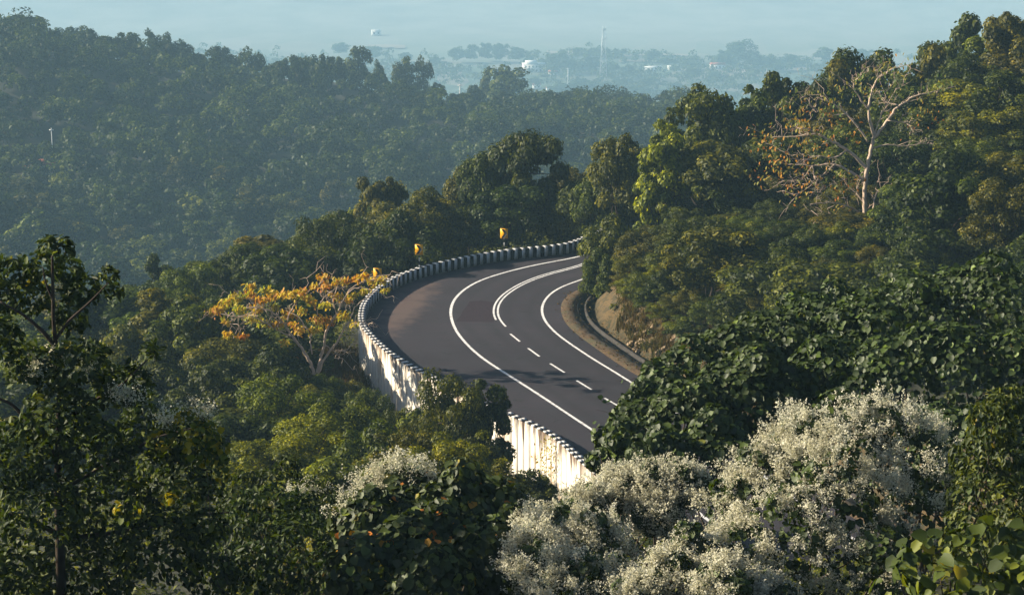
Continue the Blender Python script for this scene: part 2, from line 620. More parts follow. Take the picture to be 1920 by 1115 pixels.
# ------------------------------------------------------------------ terrain
CTRL = np.array([
    (0, 0, 36.6), (-15, 0, 34), (15, 0, 37.5), (-40, 0, 27), (40, 0, 40), (0, -60, 41), (-60, -60, 34), (60, -60, 44), (0, -300, 42), (-300, -300, 20), (300, -300, 44),
    (-10, 20, 25), (0, 20, 25), (10, 20, 26.5), (25, 20, 31), (-30, 20, 20), (45, 25, 35),
    (-15, 32, 17.5), (-6, 32, 18.5), (2, 32, 19), (8, 32, 20.5), (16, 32, 22), (30, 34, 28),
    (-30, 50, 8), (-12, 50, 13), (0, 50, 14), (10, 46, 19), (20, 46, 22), (34, 48, 25), (10, 60, 13), (24, 58, 15), (44, 56, 18),
    (-35, 70, 4), (-12, 72, 8.5), (2, 72, 9.5), (-50, 90, -8), (-25, 92, 2.5), (-5, 90, 4.0), (4, 88, 4.0), (-2, 104, -1.2), (5, 98, -1.0), (-12, 104, .8), (-17, 115, -1.0),
    (-8, 116, -2.6), (-13, 128, -3.0), (-16, 140, -3.2), (-26, 125, -3.5), (-45, 120, -11), (-30, 150, -8), (-16, 160, -5),
    (-12, 172, -4.5), (2, 180, -4.5), (10, 198, -9), (-30, 180, -13), (-60, 180, -20), (-50, 150, -15), (-80, 120, -18),
    (-60, 230, -34), (-20, 230, -28), (15, 230, -24), (50, 250, -14),
    (12, 140, 4), (20, 138, 6), (28, 132, 7), (40, 125, 9), (45, 140, 10.5), (60, 150, 14.5), (16, 152, 2.5), (28, 158, 6), (20, 168, 6), (34, 184, 9.5), (45, 172, 12), (66, 190, 15.5), (60, 235, -4), (30, 222, -12), (90, 160, 20),
    (24, 112, 4.5), (40, 100, 8), (60, 108, 12), (90, 110, 16), (140, 120, 24),
    (-100, 310, -62), (-30, 310, -58), (30, 310, -52), (90, 310, -34), (150, 300, -5),
    (-250, 420, -68), (-120, 420, -75), (-50, 420, -77), (0, 450, -80), (60, 450, -76), (120, 450, -62), (200, 400, -25),
    (-130, 580, -69), (-60, 580, -78), (40, 600, -89), (120, 600, -85), (300, 600, -60), (-260, 580, -58),
    (-400, 700, -40), (-260, 700, -44), (-190, 705, -51), (-150, 745, -64), (-90, 750, -74), (-30, 760, -84), (50, 900, -116), (120, 900, -112), (250, 900, -100),
    (-300, 1000, -120), (-100, 1050, -150), (60, 1150, -172), (200, 1100, -160), (500, 1000, -120),
    (-600, 1500, -270), (0, 1500, -262), (600, 1500, -265), (-800, 2000, -352), (0, 2000, -350), (800, 2000, -352),
    (-1200, 2600, -361), (0, 2500, -361), (1200, 2600, -361), (-600, 3000, -361), (0, 3000, -361), (600, 3000, -361),
    (-1500, 3600, -340), (-700, 3500, -346), (0, 3500, -348), (700, 3500, -345), (1500, 3600, -338), (-1000, 4200, -230), (0, 4200, -240), (1000, 4200, -225), (-1500, 5200, -90), (0, 5200, -100), (1500, 5200, -85),
    (-9000, 9000, -60), (9000, 9000, -60), (0, 9000, -50), (-9000, 0, -300), (9000, 0, -40), (-9000, -6000, -200), (9000, -6000, 20), (0, -6000, 30), (-3000, 1000, -340), (3000, 1000, -330), (-3000, 3000, -361), (3000, 3000, -361),
    (-150, 50, -30), (-80, 60, -10), (-300, 100, -70), (-700, 100, -150), (-300, 300, -85), (-600, 400, -120), (300, 100, 34), (300, 300, 0), (800, 200, 20), (700, 500, -60), (-1500, 0, -330), (1500, 0, 20), (-60, 20, 8), (-150, -40, 0),
], float)


SOFT = .05 * np.linalg.norm(CTRL[:, :2], axis=1) + 1.0          # rounds the terrain off, more with distance


def _rbf_fit(C):
    d = np.sqrt(((C[:, None, :2] - C[None, :, :2]) ** 2).sum(2) + SOFT[None] ** 2)
    n = len(C)
    A = np.zeros((n + 3, n + 3))
    A[:n, :n] = d
    A[:n, n:] = np.c_[np.ones(n), C[:, :2]]
    A[n:, :n] = A[:n, n:].T
    return np.linalg.solve(A, np.r_[C[:, 2], 0, 0, 0])


RBF = _rbf_fit(CTRL)


def base_z(P):
    out = np.zeros(len(P))
    n = len(CTRL)
    for i in range(0, len(P), 20000):
        q = P[i:i + 20000]
        d = np.sqrt(((q[:, None] - CTRL[None, :, :2]) ** 2).sum(2) + SOFT[None] ** 2)
        out[i:i + 20000] = d @ RBF[:n] + RBF[n] + q @ RBF[n + 1:]
    r = np.linalg.norm(P, axis=1)
    x, y = P[:, 0], P[:, 1]
    out += np.clip((r - 15) / 60, 0, 1) * (0.5 * np.sin(x * .23 + 1.3) * np.cos(y * .19) + .35 * np.sin(x * .51 + y * .37))
    out += np.clip((r - 250) / 300, 0, 1) * np.clip((1400 - r) / 500, 0, 1) * (3.0 * np.sin(x * .031 + .6) * np.cos(y * .027 + 1.) + 1.6 * np.sin(x * .073 + y * .051))
    out += np.clip((y - 3300) / 600, 0, 1) * (18 * np.sin(x * .006) * np.cos(y * .005 + .4) + 9 * np.sin(x * .017 + y * .013))
    return np.minimum(out, 50)


def terr_all(P):
    P = np.asarray(P, float)
    z = base_z(P)
    cut = np.zeros(len(P))
    near = (P[:, 0] > -60) & (P[:, 0] < 130) & (P[:, 1] > 45) & (P[:, 1] < 235)
    if near.any():
        q = P[near]
        zz = z[near]
        ins = inside(q, POLY_C)
        dw = seg_dist(q, WALL_C)
        da = seg_dist(q, ASP_C)
        outer = (~ins) & (dw < da)
        inner = (~ins) & ~outer
        lo = np.minimum(zz, -3.2)
        k = np.clip((dw - 1.3) / 7., 0, 1)
        zz = np.where(outer, lo * (1 - k) + np.minimum(zz, -1.0 + .9 * np.maximum(dw - 3, 0)) * k, zz)
        lim = np.where(da < 2.6, -.9, .15 + (da - 2.6) * .95)
        cutw = np.where(inner, np.clip((da - 2.2) / .5, 0, 1) * np.clip((7.0 - da) / 2., 0, 1) * (np.clip((150 - q[:, 1]) / 6, 0, 1)), 0)
        zz = np.where(inner, np.minimum(np.maximum(zz, np.where(da < 14, np.minimum(lim, 3.0), -99)), lim), zz)
        zz = np.where(ins, np.where(dw < 1.5, -3.6, -.35), zz)
        zz = np.where(outer & (dw < 1.2), np.minimum(zz, -3.4), zz)
        z[near] = zz
        cut[near] = cutw
    return z, cut


def terr(x, y):
    return float(terr_all(np.array([[x, y]]))[0][0])


def axis_(lo, hi, step, end0, end1, g=1.09):
    a = list(np.arange(lo, hi + 1e-6, step))
    s, v = step, hi
    while v < end1:
        s *= g
        v += s
        a.append(v)
    s, v = step, lo
    b = []
    while v > end0:
        s *= g
        v -= s
        b.append(v)
    return np.array(b[::-1] + a)


gx = axis_(-30, 62, .9, -9000, 9000)
gy = axis_(66, 182, .9, -6000, 9000)
gy = gy[gy < 1450]
fx = np.r_[np.arange(-9000, -2600, 400), np.arange(-2600, 2600, 50), np.arange(2600, 9001, 400)]
fy = np.r_[gy[-1], np.arange(gy[-1] + 40, 5200, 50), np.arange(5300, 9001, 350)]
gV, gF, goff = [], [], 0
for ax, ay in ((gx, gy), (fx, fy)):
    GX, GY = np.meshgrid(ax, ay)
    q = np.stack([GX.ravel(), GY.ravel()], 1)
    nx_, ny_ = len(ax), len(ay)
    ii = (np.arange(ny_ - 1)[:, None] * nx_ + np.arange(nx_ - 1)[None]).ravel() + goff
    gF.append(np.stack([ii, ii + 1, ii + nx_ + 1, ii + nx_], 1))
    gV.append(q)
    goff += len(q)
GP = np.concatenate(gV)
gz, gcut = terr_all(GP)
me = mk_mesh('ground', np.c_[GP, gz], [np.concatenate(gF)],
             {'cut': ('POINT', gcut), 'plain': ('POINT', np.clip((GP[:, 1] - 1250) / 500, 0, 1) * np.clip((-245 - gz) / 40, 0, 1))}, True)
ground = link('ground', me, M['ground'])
ground['kind'] = 'structure'
ground['label'] = 'wooded hillsides and hazy valley plain beyond the road'

# ------------------------------------------------------------------ road
def poly_sheet(name, P, z, mat, parent=None):
    tris = tessellate_polygon([[Vector((x, y, 0)) for x, y in P]])
    return link(name, mk_mesh(name, np.c_[P, np.full(len(P), z)], [np.array(tris)]), mat, parent)


nr, nc = 240, 30
RO, RI = resample(ROAD_OUT, n=nr), resample(C_asp, n=nr)
for _ in range(3):                      # pair the two edges by nearness, kept in order
    kk = np.array([np.argmin(np.linalg.norm(C_cen - (p + q) / 2, axis=1)) for p, q in zip(RO, RI)])
tcross = np.linspace(0, 1, nc)
RG = RO[:, None] * (1 - tcross)[None, :, None] + RI[:, None] * tcross[None, :, None]
RG = RG.reshape(-1, 2)
lane = seg_dist(RG, C_cen[::2])
ii = (np.arange(nr - 1)[:, None] * nc + np.arange(nc - 1)[None]).ravel()
road = link('road', mk_mesh('road', np.c_[RG, np.zeros(len(RG))], [np.stack([ii, ii + 1, ii + nc + 1, ii + nc], 1)], {'lane': ('POINT', lane)}), M['asphalt'])
if road.data.polygons[100].normal.z < 0:
    road.data.flip_normals()
road['kind'] = 'structure'
road['label'] = 'dark asphalt hairpin road with white lane markings'
dust_c = onz([(762, 572)])[0]
DUST.inputs[1].default_value = (dust_c[0], dust_c[1], 0)
d2 = onz([(735, 610), (800, 528)])
DUSTM.inputs['Rotation'].default_value = (0, 0, math.atan2(*(d2[1] - d2[0])[::-1]))
DUSTM.inputs['Scale'].default_value = (11.5, 1.9, 100)


def strip(name, C, half, z, mat, parent, wig=0.0):
    n = normals2(C)
    h = half * (1 + wig * rng.uniform(-1, 1, (len(C), 1)))
    V = np.vstack([np.c_[C + n * h, np.full(len(C), z)], np.c_[C - n * h, np.full(len(C), z)]])
    k = len(C)
    i = np.arange(k - 1)
    return link(name, mk_mesh(name, V, [np.stack([i + k, i + k + 1, i + 1, i], 1)]), mat, parent)


def sub(C, p0, p1):
    """The piece of curve C between two pixel positions on the road."""
    a, b = onz([p0, p1])
    i = np.argmin(np.linalg.norm(C - a, axis=1))
    j = np.argmin(np.linalg.norm(C - b, axis=1))
    i, j = min(i, j), max(i, j)
    S = C[i:j + 1].copy()
    if i == np.argmin(np.linalg.norm(C - a, axis=1)):
        S = np.vstack([a, S[1:-1], b])
    else:
        S = np.vstack([b, S[1:-1], a])
    return smooth(S, .4, 2)


strip('edge_line', C_out[:int(len(C_out) * .999)], .105, .005, M['white'], road, .06)
strip('edge_line', C_inn, .095, .005, M['white'], road, .06)
j = np.argmin(np.linalg.norm(C_cen - onz([(930.5, 600)])[0], axis=1))
j2 = np.argmin(np.linalg.norm(C_cen - onz([(945.6, 613.7)])[0], axis=1))
nC = normals2(C_cen)
strip('centre_line', (C_cen + nC * .16)[:j2 + 1], .075, .005, M['white'], road, .06)
strip('centre_line', (C_cen - nC * .16)[:j + 1], .075, .005, M['white'], road, .06)
for a, b in (((957, 625.7), (974.4, 640)), ((990, 652.4), (1011.4, 668)), ((1031.7, 681.2), (1058.3, 698)), ((1081, 713), (1109, 730)), ((1133.6, 746), (1160, 761)), ((1190, 777), (1222, 795))):
    P = onz([a, b])
    strip('lane_dash', resample(P, n=4), .08, .005, M['white'], road, .05)

M['asphalt_patch'] = paint('asphalt_patch', (.040, .031, .038), (.026, .021, .028))
for nm, q, mt in (('asphalt_patch', [(856, 602), (926, 604), (931, 566), (880, 562)], 'asphalt_patch'),):
    poly_sheet(nm, resample(np.vstack([onz(q), onz(q[:1])]), n=13)[:-1] + rng.normal(0, .08, (12, 2)), .0025, M[mt], road)

# verge and drain on the inner side
verge_o = C_asp + nA * 1.25
V = np.vstack([np.c_[C_asp + nA * .0, np.full(len(C_asp), .004)], np.c_[C_asp + nA * .3, np.full(len(C_asp), .10)], np.c_[verge_o, np.full(len(C_asp), .13)], np.c_[verge_o, np.full(len(C_asp), -.9)]])
V[:, 2] += np.where(V[:, 2] > .05, rng.uniform(-.04, .05, len(V)), 0)
k = len(C_asp)
i = np.arange(k - 1)
F = np.concatenate([np.stack([r * k + i, r * k + i + 1, (r + 1) * k + i + 1, (r + 1) * k + i], 1) for r in range(3)])
verge = link('verge', mk_mesh('verge', V, [F]), M['litter'])
verge['kind'] = 'structure'
verge['label'] = 'brown leaf littered verge along the inner road edge'
prof = [(1.254, .10), (1.34, .12), (1.36, -.55), (1.82, -.55), (1.84, .12), (2.02, .14), (2.04, -.9)]
V = np.vstack([np.c_[C_asp + nA * a, np.full(k, b)] for a, b in prof])
F = np.concatenate([np.stack([r * k + i, r * k + i + 1, (r + 1) * k + i + 1, (r + 1) * k + i], 1) for r in range(len(prof) - 1)])
drain = link('drain', mk_mesh('drain', V, [F]), M['concrete'])
tag(drain, 'narrow concrete drain at the foot of the earth bank inside the bend', 'drain')

# ------------------------------------------------------------------ retaining wall with striped parapet
W0 = C_wall
sW = np.r_[0, np.cumsum(np.linalg.norm(np.diff(W0, axis=0), axis=1))]


def wall_at(s):
    p = np.array([np.interp(s, sW, W0[:, 0]), np.interp(s, sW, W0[:, 1])])
    n = unit(np.array([np.interp(s, sW, nW[:, 0]), np.interp(s, sW, nW[:, 1])]))
    return p, n


s_lo = sW[np.argmin(np.linalg.norm(W0 - (Wp[0] + [5, 8.5]), axis=1))]
s_hi = sW[np.argmin(np.linalg.norm(W0 - EXT_N[0] - [-2, -2.8], axis=1))]
wall = empty('retaining_wall', (Wp[20][0], Wp[20][1], 0))
tag(wall, 'stained white retaining wall with black and white striped parapet round the bend', 'wall')
wl = np.array([Wp[20][0], Wp[20][1], 0])
PITCHB = .35
mbw = MB()
mbw.box((0, .115, WH / 2), PITCHB - .034, .23, WH)
mbw.box((0, -.115, WH - .035), PITCHB - .034, .236, .07)
mew = mbw.mesh('parapet_block_white')
mew.materials.append(M['block_white'])
mbb = MB()
mbb.box((0, .110, (WH - .02) / 2), PITCHB + .026, .22, WH - .02)
mbb.box((0, -.115, WH - .055), PITCHB + .026, .232, .07)
meb = mbb.mesh('parapet_block_black')
meb.materials.append(M['block_black'])
nb = int((s_hi - s_lo) / PITCHB)
for b in range(nb):
    p, n = wall_at(s_lo + (b + .5) * PITCHB)
    o = bpy.data.objects.new('parapet_block', mew if b % 2 == 0 else meb)
    COL.objects.link(o)
    o.parent = wall
    o.location = (p[0] - wl[0], p[1] - wl[1], rng.uniform(-.012, .012))
    o.rotation_euler = (rng.normal(0, .012), 0, math.atan2(n[1], n[0]) - math.pi / 2)
s = s_lo
while s < s_hi:
    L = rng.uniform(1.7, 2.6)
    mb = MB()
    for q in range(3):
        p, n = wall_at(s + L * (q + .5) / 3)
        mb.box((p[0] - wl[0] - n[0] * .135, p[1] - wl[1] - n[1] * .135, -4.6 + .39), L / 3 - (.0 if q < 2 else .09), .225 + .004 * q, 10.0, math.atan2(n[1], n[0]) - math.pi / 2)
    mb.build('wall_panel', M['wall'], wall)
    s += L

# ------------------------------------------------------------------ chevron signs
def chevron_sign(base_px, top_cy, label):
    b = onz([base_px])[0]
    d = b[1]
    zc = at(base_px[0], top_cy, d)[2]
    root = empty('chevron_sign', (b[0], b[1], 0))
    tag(root, label, 'sign', 'chevron signs along the parapet')
    face = math.atan2(b[0], b[1])
    H = zc - .38
    z, q = 0, 0
    while z < H - .01:
        h = min(.3, H - z)
        mb = MB()
        mb.tube([(0, 0, z), (0, 0, z + h)], .04, 8)
        mb.build('post_band', M['pole_white' if q % 2 == 0 else 'pole_black'], root)
        z += h
        q += 1
    mb = MB()
    w_, h_ = .66, .86
    mb.box((0, -.055, zc), w_, .02, h_)
    pan = mb.build('panel', M['sign_yellow'], root)
    pan.rotation_euler = (0, 0, -face - .22)
    mb = MB()
    mb.box((0, -.01, zc), .06, .07, .3)
    br = mb.build('bracket', M['steel'], pan)
    # black chevron pointing right
    y = -.0665
    x0, x1, th = -.26, .04, .25
    P = [(x0, .39), (x0 + th, .39), (x1 + th - .01, 0), (x0 + th, -.39), (x0, -.39), (x1, 0)]
    V = np.array([(a, y - dd, zc + b_) for dd in (0, .004) for a, b_ in P])
    F4 = [(0 + 6, 5 + 6, 2 + 6, 1 + 6), (5 + 6, 4 + 6, 3 + 6, 2 + 6)]
    side = [(a, (a + 1) % 6, (a + 1) % 6 + 6, a + 6) for a in range(6)]
    link('chevron', mk_mesh('chevron', V, [np.array(F4 + side)]), M['pole_black'], pan)


chevron_sign((945.5, 486.5), 437.5, 'yellow chevron sign standing before the tall tree, farthest right of three')
chevron_sign((786.5, 516), 467.5, 'yellow chevron sign in the middle of the three by the parapet')
chevron_sign((709, 560), 512.5, 'yellow chevron sign half behind the yellow autumn tree')

# ------------------------------------------------------------------ tree kit
def wiggle(a, b, n=5, amp=.06):
    a, b = np.asarray(a, float), np.asarray(b, float)
    tt = np.linspace(0, 1, n)[:, None]
    P = a + (b - a) * tt
    L = np.linalg.norm(b - a)
    P[1:-1] += rng.normal(0, amp * L, (n - 2, 3))
    return P


def tree_kit(name, rad, zc, nclump, nleaf, leaf, clump=(.24, .40), tmpl=TQ, zmin=-.75, open_=.0, trunk_r=.2, lump=.0):
    """Nominal tree 10 m tall standing at the origin. Returns (trunk mesh, crown mesh)."""
    rad = np.asarray(rad, float)
    D = sph(nclump, zmin)
    q = rng.uniform(.40, 1.0, nclump) ** .4
    C = D * q[:, None] * rad * np.clip(1 + rng.normal(0, .08 + lump, (nclump, 1)), .6, 1.12)
    rc = rng.uniform(*clump, nclump) * rad[:2].mean()
    C = C * (1 - .7 * rc[:, None] / rad.mean() * .6)
    nax = max(5, nclump // 6)                       # clumps up the middle hold the crown together
    C[:nax] = np.stack([rng.normal(0, .12, nax) * rad[0], rng.normal(0, .12, nax) * rad[1], np.linspace(-.5, .5, nax) * rad[2]], 1)
    C[:, 2] += zc
    wts = rc ** 2
    wts /= wts.sum()
    cid = rng.choice(nclump, nleaf, p=wts)
    dd = sph(nleaf, -.65)
    rr = rng.uniform(.55, 1.0, nleaf) ** .5
    P = C[cid] + dd * (rc[cid] * rr * (1 + rng.normal(0, .12, nleaf)))[:, None] * np.array([1, 1, .8])
    N = dd * 1.0 + np.array([0, 0, .30]) + rng.normal(0, .38, (nleaf, 3))
    hint = dd * .8 + np.array([0, 0, -.2]) + rng.normal(0, .8, (nleaf, 3))
    cv = rng.uniform(0, 1, nclump)
    val = np.clip(.40 * cv[cid] + .62 * rng.uniform(0, 1, nleaf) ** 1.3, 0, 1)
    crown = leaf_mesh(name + '_crown', [scatter(tmpl, P, N, hint, leaf * rng.uniform(.65, 1.3, nleaf), val)])
    crown.materials.append(M['leaf'])
    mb = MB()
    top = np.array([rng.normal(0, .3), rng.normal(0, .3), zc + rad[2] * .35])
    tr = wiggle((0, 0, -1.2), top, 7, .02)
    mb.tube(tr, np.linspace(trunk_r, trunk_r * .3, 7), 7)
    order = rng.permutation(nclump)[:max(8, nclump // 3)]
    for c in order:
        f = rng.uniform(.35, .95)
        s0 = tr[0] + (tr[-1] - tr[0]) * f
        j = min(5, int(f * 6))
        s0 = tr[j] + (tr[j + 1] - tr[j]) * (f * 6 - j)
        if s0[2] > C[c][2] + 1:
            s0 = tr[2]
        pp = wiggle(s0, C[c] + rng.normal(0, .1, 3), 5, .05)
        mb.tube(pp, np.linspace(trunk_r * .42, .02, 5), 4)
    trunk = mb.mesh(name + '_trunk', True)
    trunk.materials.append(M['bark'])
    return trunk, crown


KIT = {}
KIT['round'] = [tree_kit('round', (4.0, 4.0, 3.7), 6.0, 38, 12500, .38, (.20, .36), trunk_r=.17) for _ in range(3)]
KIT['tall'] = [tree_kit('tall', (2.7, 2.7, 4.3), 5.6, 46, 10500, .36, (.15, .34), trunk_r=.17, lump=.05) for _ in range(3)]
KIT['bush'] = [tree_kit('bush', (5.2, 5.2, 5.2), 4.2, 52, 14000, .43, (.16, .30), zmin=-.5, trunk_r=.16, lump=.05) for _ in range(4)]
KIT['open'] = [tree_kit('open', (4.4, 4.4, 3.6), 6.3, 30, 5200, .40, (.14, .26), trunk_r=.16, tmpl=TL) for _ in range(2)]
KIT['fine'] = [tree_kit('fine', (4.6, 4.6, 4.6), 5.2, 70, 16000, .27, (.13, .25), zmin=-.6, trunk_r=.14, lump=.06) for _ in range(3)]
FAR = []
for _ in range(7):
    rz_ = rng.uniform(4.2, 4.8)
    FAR.append(tree_kit('hill_tree', (rng.uniform(3.3, 4.2),) * 2 + (rz_,), 10 - rz_, 20, 1900, .75, (.28, .44), zmin=-.85, trunk_r=.2))
FAR_J = []
for tk, cr in FAR:                                  # one mesh for trees too small to show parts
    FAR_J.append(cr)

TINT = {'mist_pale': (1.05, 1.1, .95), 'mist': (.42, .58, .52), 'mist_dark': (.28, .42, .40), 'mist_light': (.75, .90, .75), 'mist_brown': (.75, .64, .50), 'dark': (.62, .72, .72), 'deep': (.50, .66, .62), 'green': (.92, 1.05, .80), 'olive': (1.15, 1.0, .70), 'yellowish': (1.9, 1.8, .75), 'bright': (1.9, 2.1, .8), 'blue': (.6, .8, .85), 'brown': (1.25, .85, .6)}  # yellowish and bright: own yellow-green plus sunlight put into the colour


def place_tree(kind, x, y, h, wid, tint, name, label, cat, group=None, rz=None, zb=None, part='trunk'):
    if h / 10. > 1.65 * wid / {'round': 8.4, 'tall': 1e-9, 'bush': 10.6, 'open': 9.0, 'fine': 9.6}[kind]:
        kind = 'tall'
    v = KIT[kind][rng.integers(len(KIT[kind]))]
    z = terr(x, y) if zb is None else zb
    root = empty(name, (x, y, z))
    nomw = {'round': 8.4, 'tall': 6.0, 'bush': 10.6, 'open': 9.0, 'fine': 9.6}[kind]
    sx, sz = wid / nomw, h / 10.
    root.scale = (sx * rng.uniform(.93, 1.07), sx * rng.uniform(.93, 1.07), sz)
    root.rotation_euler = (0, 0, rng.uniform(0, 6.28) if rz is None else rz)
    tag(root, label, cat, group)
    link(part, v[0], None, root)
    c = link('crown', v[1], None, root)
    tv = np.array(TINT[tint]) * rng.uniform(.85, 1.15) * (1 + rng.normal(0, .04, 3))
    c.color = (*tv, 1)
    return root


def hero(kind, px, py_top, d, wpx, tint, name, label, cat='tree', group=None, part='trunk', sink=0.):
    """A tree whose top shows at (px, py_top), d metres ahead, standing on the ground there."""
    p = at(px, py_top, d)
    z = terr(p[0], p[1]) - sink
    return place_tree(kind, p[0], p[1], max(1.5, p[2] - z), wpx * mpp(d), tint, name, label, cat, group, None, z, part)


TAKEN = []


def free(x, y, r):
    for a, b, c in TAKEN:
        if (a - x) ** 2 + (b - y) ** 2 < (r + c) ** 2 * .8:
            return False
    TAKEN.append((x, y, r))
    return True


def project(p):
    x, y, z = p[0], p[1], p[2] - CAM_Z
    f = y * cP - z * sP
    u = y * sP + z * cP
    return PX0 + FPX * x / f, PY0 - FPX * u / f


# ------------------------------------------------------------------ hand-placed trees behind and beside the bend
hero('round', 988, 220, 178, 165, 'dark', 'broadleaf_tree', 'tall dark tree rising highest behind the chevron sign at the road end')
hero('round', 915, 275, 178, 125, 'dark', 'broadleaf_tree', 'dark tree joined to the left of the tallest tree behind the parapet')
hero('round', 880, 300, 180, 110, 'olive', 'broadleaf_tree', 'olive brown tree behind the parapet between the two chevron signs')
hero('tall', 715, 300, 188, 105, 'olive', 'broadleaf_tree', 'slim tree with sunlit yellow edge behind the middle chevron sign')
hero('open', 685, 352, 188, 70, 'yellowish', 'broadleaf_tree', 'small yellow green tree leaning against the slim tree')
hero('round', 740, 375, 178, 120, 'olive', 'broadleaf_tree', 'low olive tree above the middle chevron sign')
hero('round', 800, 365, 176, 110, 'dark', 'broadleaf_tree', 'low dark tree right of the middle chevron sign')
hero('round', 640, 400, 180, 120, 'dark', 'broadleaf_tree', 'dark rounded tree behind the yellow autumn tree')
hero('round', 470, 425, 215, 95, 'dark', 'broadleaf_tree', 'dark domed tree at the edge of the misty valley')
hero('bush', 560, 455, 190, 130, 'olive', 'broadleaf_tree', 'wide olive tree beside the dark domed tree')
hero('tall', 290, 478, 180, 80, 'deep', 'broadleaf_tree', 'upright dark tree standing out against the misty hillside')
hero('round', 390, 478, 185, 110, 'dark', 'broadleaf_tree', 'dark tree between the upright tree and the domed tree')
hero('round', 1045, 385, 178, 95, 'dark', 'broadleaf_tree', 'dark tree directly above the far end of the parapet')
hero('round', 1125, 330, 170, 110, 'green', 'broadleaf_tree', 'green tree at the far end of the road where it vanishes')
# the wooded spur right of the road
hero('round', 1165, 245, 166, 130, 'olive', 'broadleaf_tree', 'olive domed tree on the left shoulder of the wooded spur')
hero('open', 1250, 225, 158, 130, 'bright', 'broadleaf_tree', 'sunlit lime green tree on the wooded spur')
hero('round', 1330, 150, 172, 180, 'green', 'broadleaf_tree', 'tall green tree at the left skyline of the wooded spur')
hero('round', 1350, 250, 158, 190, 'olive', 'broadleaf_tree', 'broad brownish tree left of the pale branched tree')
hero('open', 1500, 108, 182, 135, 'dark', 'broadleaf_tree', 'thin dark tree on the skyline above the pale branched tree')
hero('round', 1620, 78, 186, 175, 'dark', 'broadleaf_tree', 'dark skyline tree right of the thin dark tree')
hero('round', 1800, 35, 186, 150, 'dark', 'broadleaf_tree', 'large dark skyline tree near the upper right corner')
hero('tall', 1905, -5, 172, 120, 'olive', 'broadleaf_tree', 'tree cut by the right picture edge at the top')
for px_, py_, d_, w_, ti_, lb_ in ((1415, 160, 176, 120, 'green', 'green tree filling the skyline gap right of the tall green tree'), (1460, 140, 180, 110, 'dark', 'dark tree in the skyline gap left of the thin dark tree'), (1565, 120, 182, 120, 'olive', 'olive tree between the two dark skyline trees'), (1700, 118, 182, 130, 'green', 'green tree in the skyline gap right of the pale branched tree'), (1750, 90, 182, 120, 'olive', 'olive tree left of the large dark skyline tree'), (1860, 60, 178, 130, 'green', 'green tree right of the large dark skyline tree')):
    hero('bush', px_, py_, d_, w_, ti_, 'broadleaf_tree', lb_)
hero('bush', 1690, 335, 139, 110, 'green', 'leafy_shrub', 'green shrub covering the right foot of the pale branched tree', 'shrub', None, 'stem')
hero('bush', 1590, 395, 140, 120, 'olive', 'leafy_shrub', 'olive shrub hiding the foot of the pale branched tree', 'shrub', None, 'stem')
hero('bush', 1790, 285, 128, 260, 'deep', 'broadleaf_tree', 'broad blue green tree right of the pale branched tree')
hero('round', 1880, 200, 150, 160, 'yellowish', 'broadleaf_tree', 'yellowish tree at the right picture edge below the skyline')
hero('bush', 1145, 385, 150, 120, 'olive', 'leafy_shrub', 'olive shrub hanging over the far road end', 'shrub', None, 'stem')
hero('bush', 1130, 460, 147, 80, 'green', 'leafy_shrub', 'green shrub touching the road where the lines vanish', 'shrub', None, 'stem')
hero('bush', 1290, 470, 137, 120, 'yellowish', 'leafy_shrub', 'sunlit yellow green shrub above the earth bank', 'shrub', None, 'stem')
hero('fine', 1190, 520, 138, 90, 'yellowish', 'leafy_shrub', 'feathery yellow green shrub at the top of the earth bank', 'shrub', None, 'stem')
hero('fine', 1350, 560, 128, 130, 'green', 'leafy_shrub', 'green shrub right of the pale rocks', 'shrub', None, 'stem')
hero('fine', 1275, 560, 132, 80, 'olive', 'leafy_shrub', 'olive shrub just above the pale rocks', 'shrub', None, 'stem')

# ------------------------------------------------------------------ woods filled tree by tree
def road_gap(P):
    """How far each point lies from the road corridor (negative on it)."""
    g = np.minimum(seg_dist(P, WALL_C), seg_dist(P, ASP_C) - 3.0)
    return np.where(inside(P, POLY_C), -1., g)


EXC = [(1450, 120, 1740, 405, 149), (560, 520, 700, 715, 130), (676, 600, 810, 735, 132), (945, 770, 1110, 885, 112)]      # keep what stands there in view


def hides(x, y, h, wid):
    if -24 < x < -6 and 143 < y < 157 and h > 4.5:                 # keeps the sun on the middle chevron sign
        return True
    if 8 < x < 27 and 138 < y < 156 and h > 4.2 and y > 141:      # the sunny side of the pale branched tree
        return True
    u, v = project((x, y, terr(x, y) + h))
    half = wid * .45 / mpp(y)
    return any(y < dm and u + half > a and u - half < c and v < d_ for a, b, c, d_, dm in EXC)


def fill(x0, x1, y0, y1, spacing, hs, kinds, tints, name, cat, label, group, test=None, maxn=300, part='trunk', wf=(1.0, 1.35)):
    n = 0
    cand = [(rng.uniform(x0, x1), rng.uniform(y0, y1)) for _ in range(int((x1 - x0) * (y1 - y0) / spacing ** 2 * 9))]
    cand = [c for c in cand if abs(c[0]) < .285 * c[1] + 4 and (not test or test(*c))]
    cand.sort(key=lambda c: c[1])
    gap = road_gap(np.array(cand))
    for (x, y), g_ in zip(cand, gap):
        if g_ < spacing * .45 or not free(x, y, spacing / 2):
            continue
        h = rng.uniform(*hs) * (.62 if x < 0 and y < 122 else 1.)
        if hides(x, y, h, spacing * 1.2):
            TAKEN.pop()
            continue
        tint = tints[rng.integers(len(tints))]
        kd = kinds[rng.integers(len(kinds))]
        lb = label[tint] if isinstance(label, dict) else label
        place_tree(kd, x, y, h, spacing * rng.uniform(*wf), tint, name, lb, cat, group + ' ' + tint, None, None, part)
        n += 1
        if n >= maxn:
            break
    return n


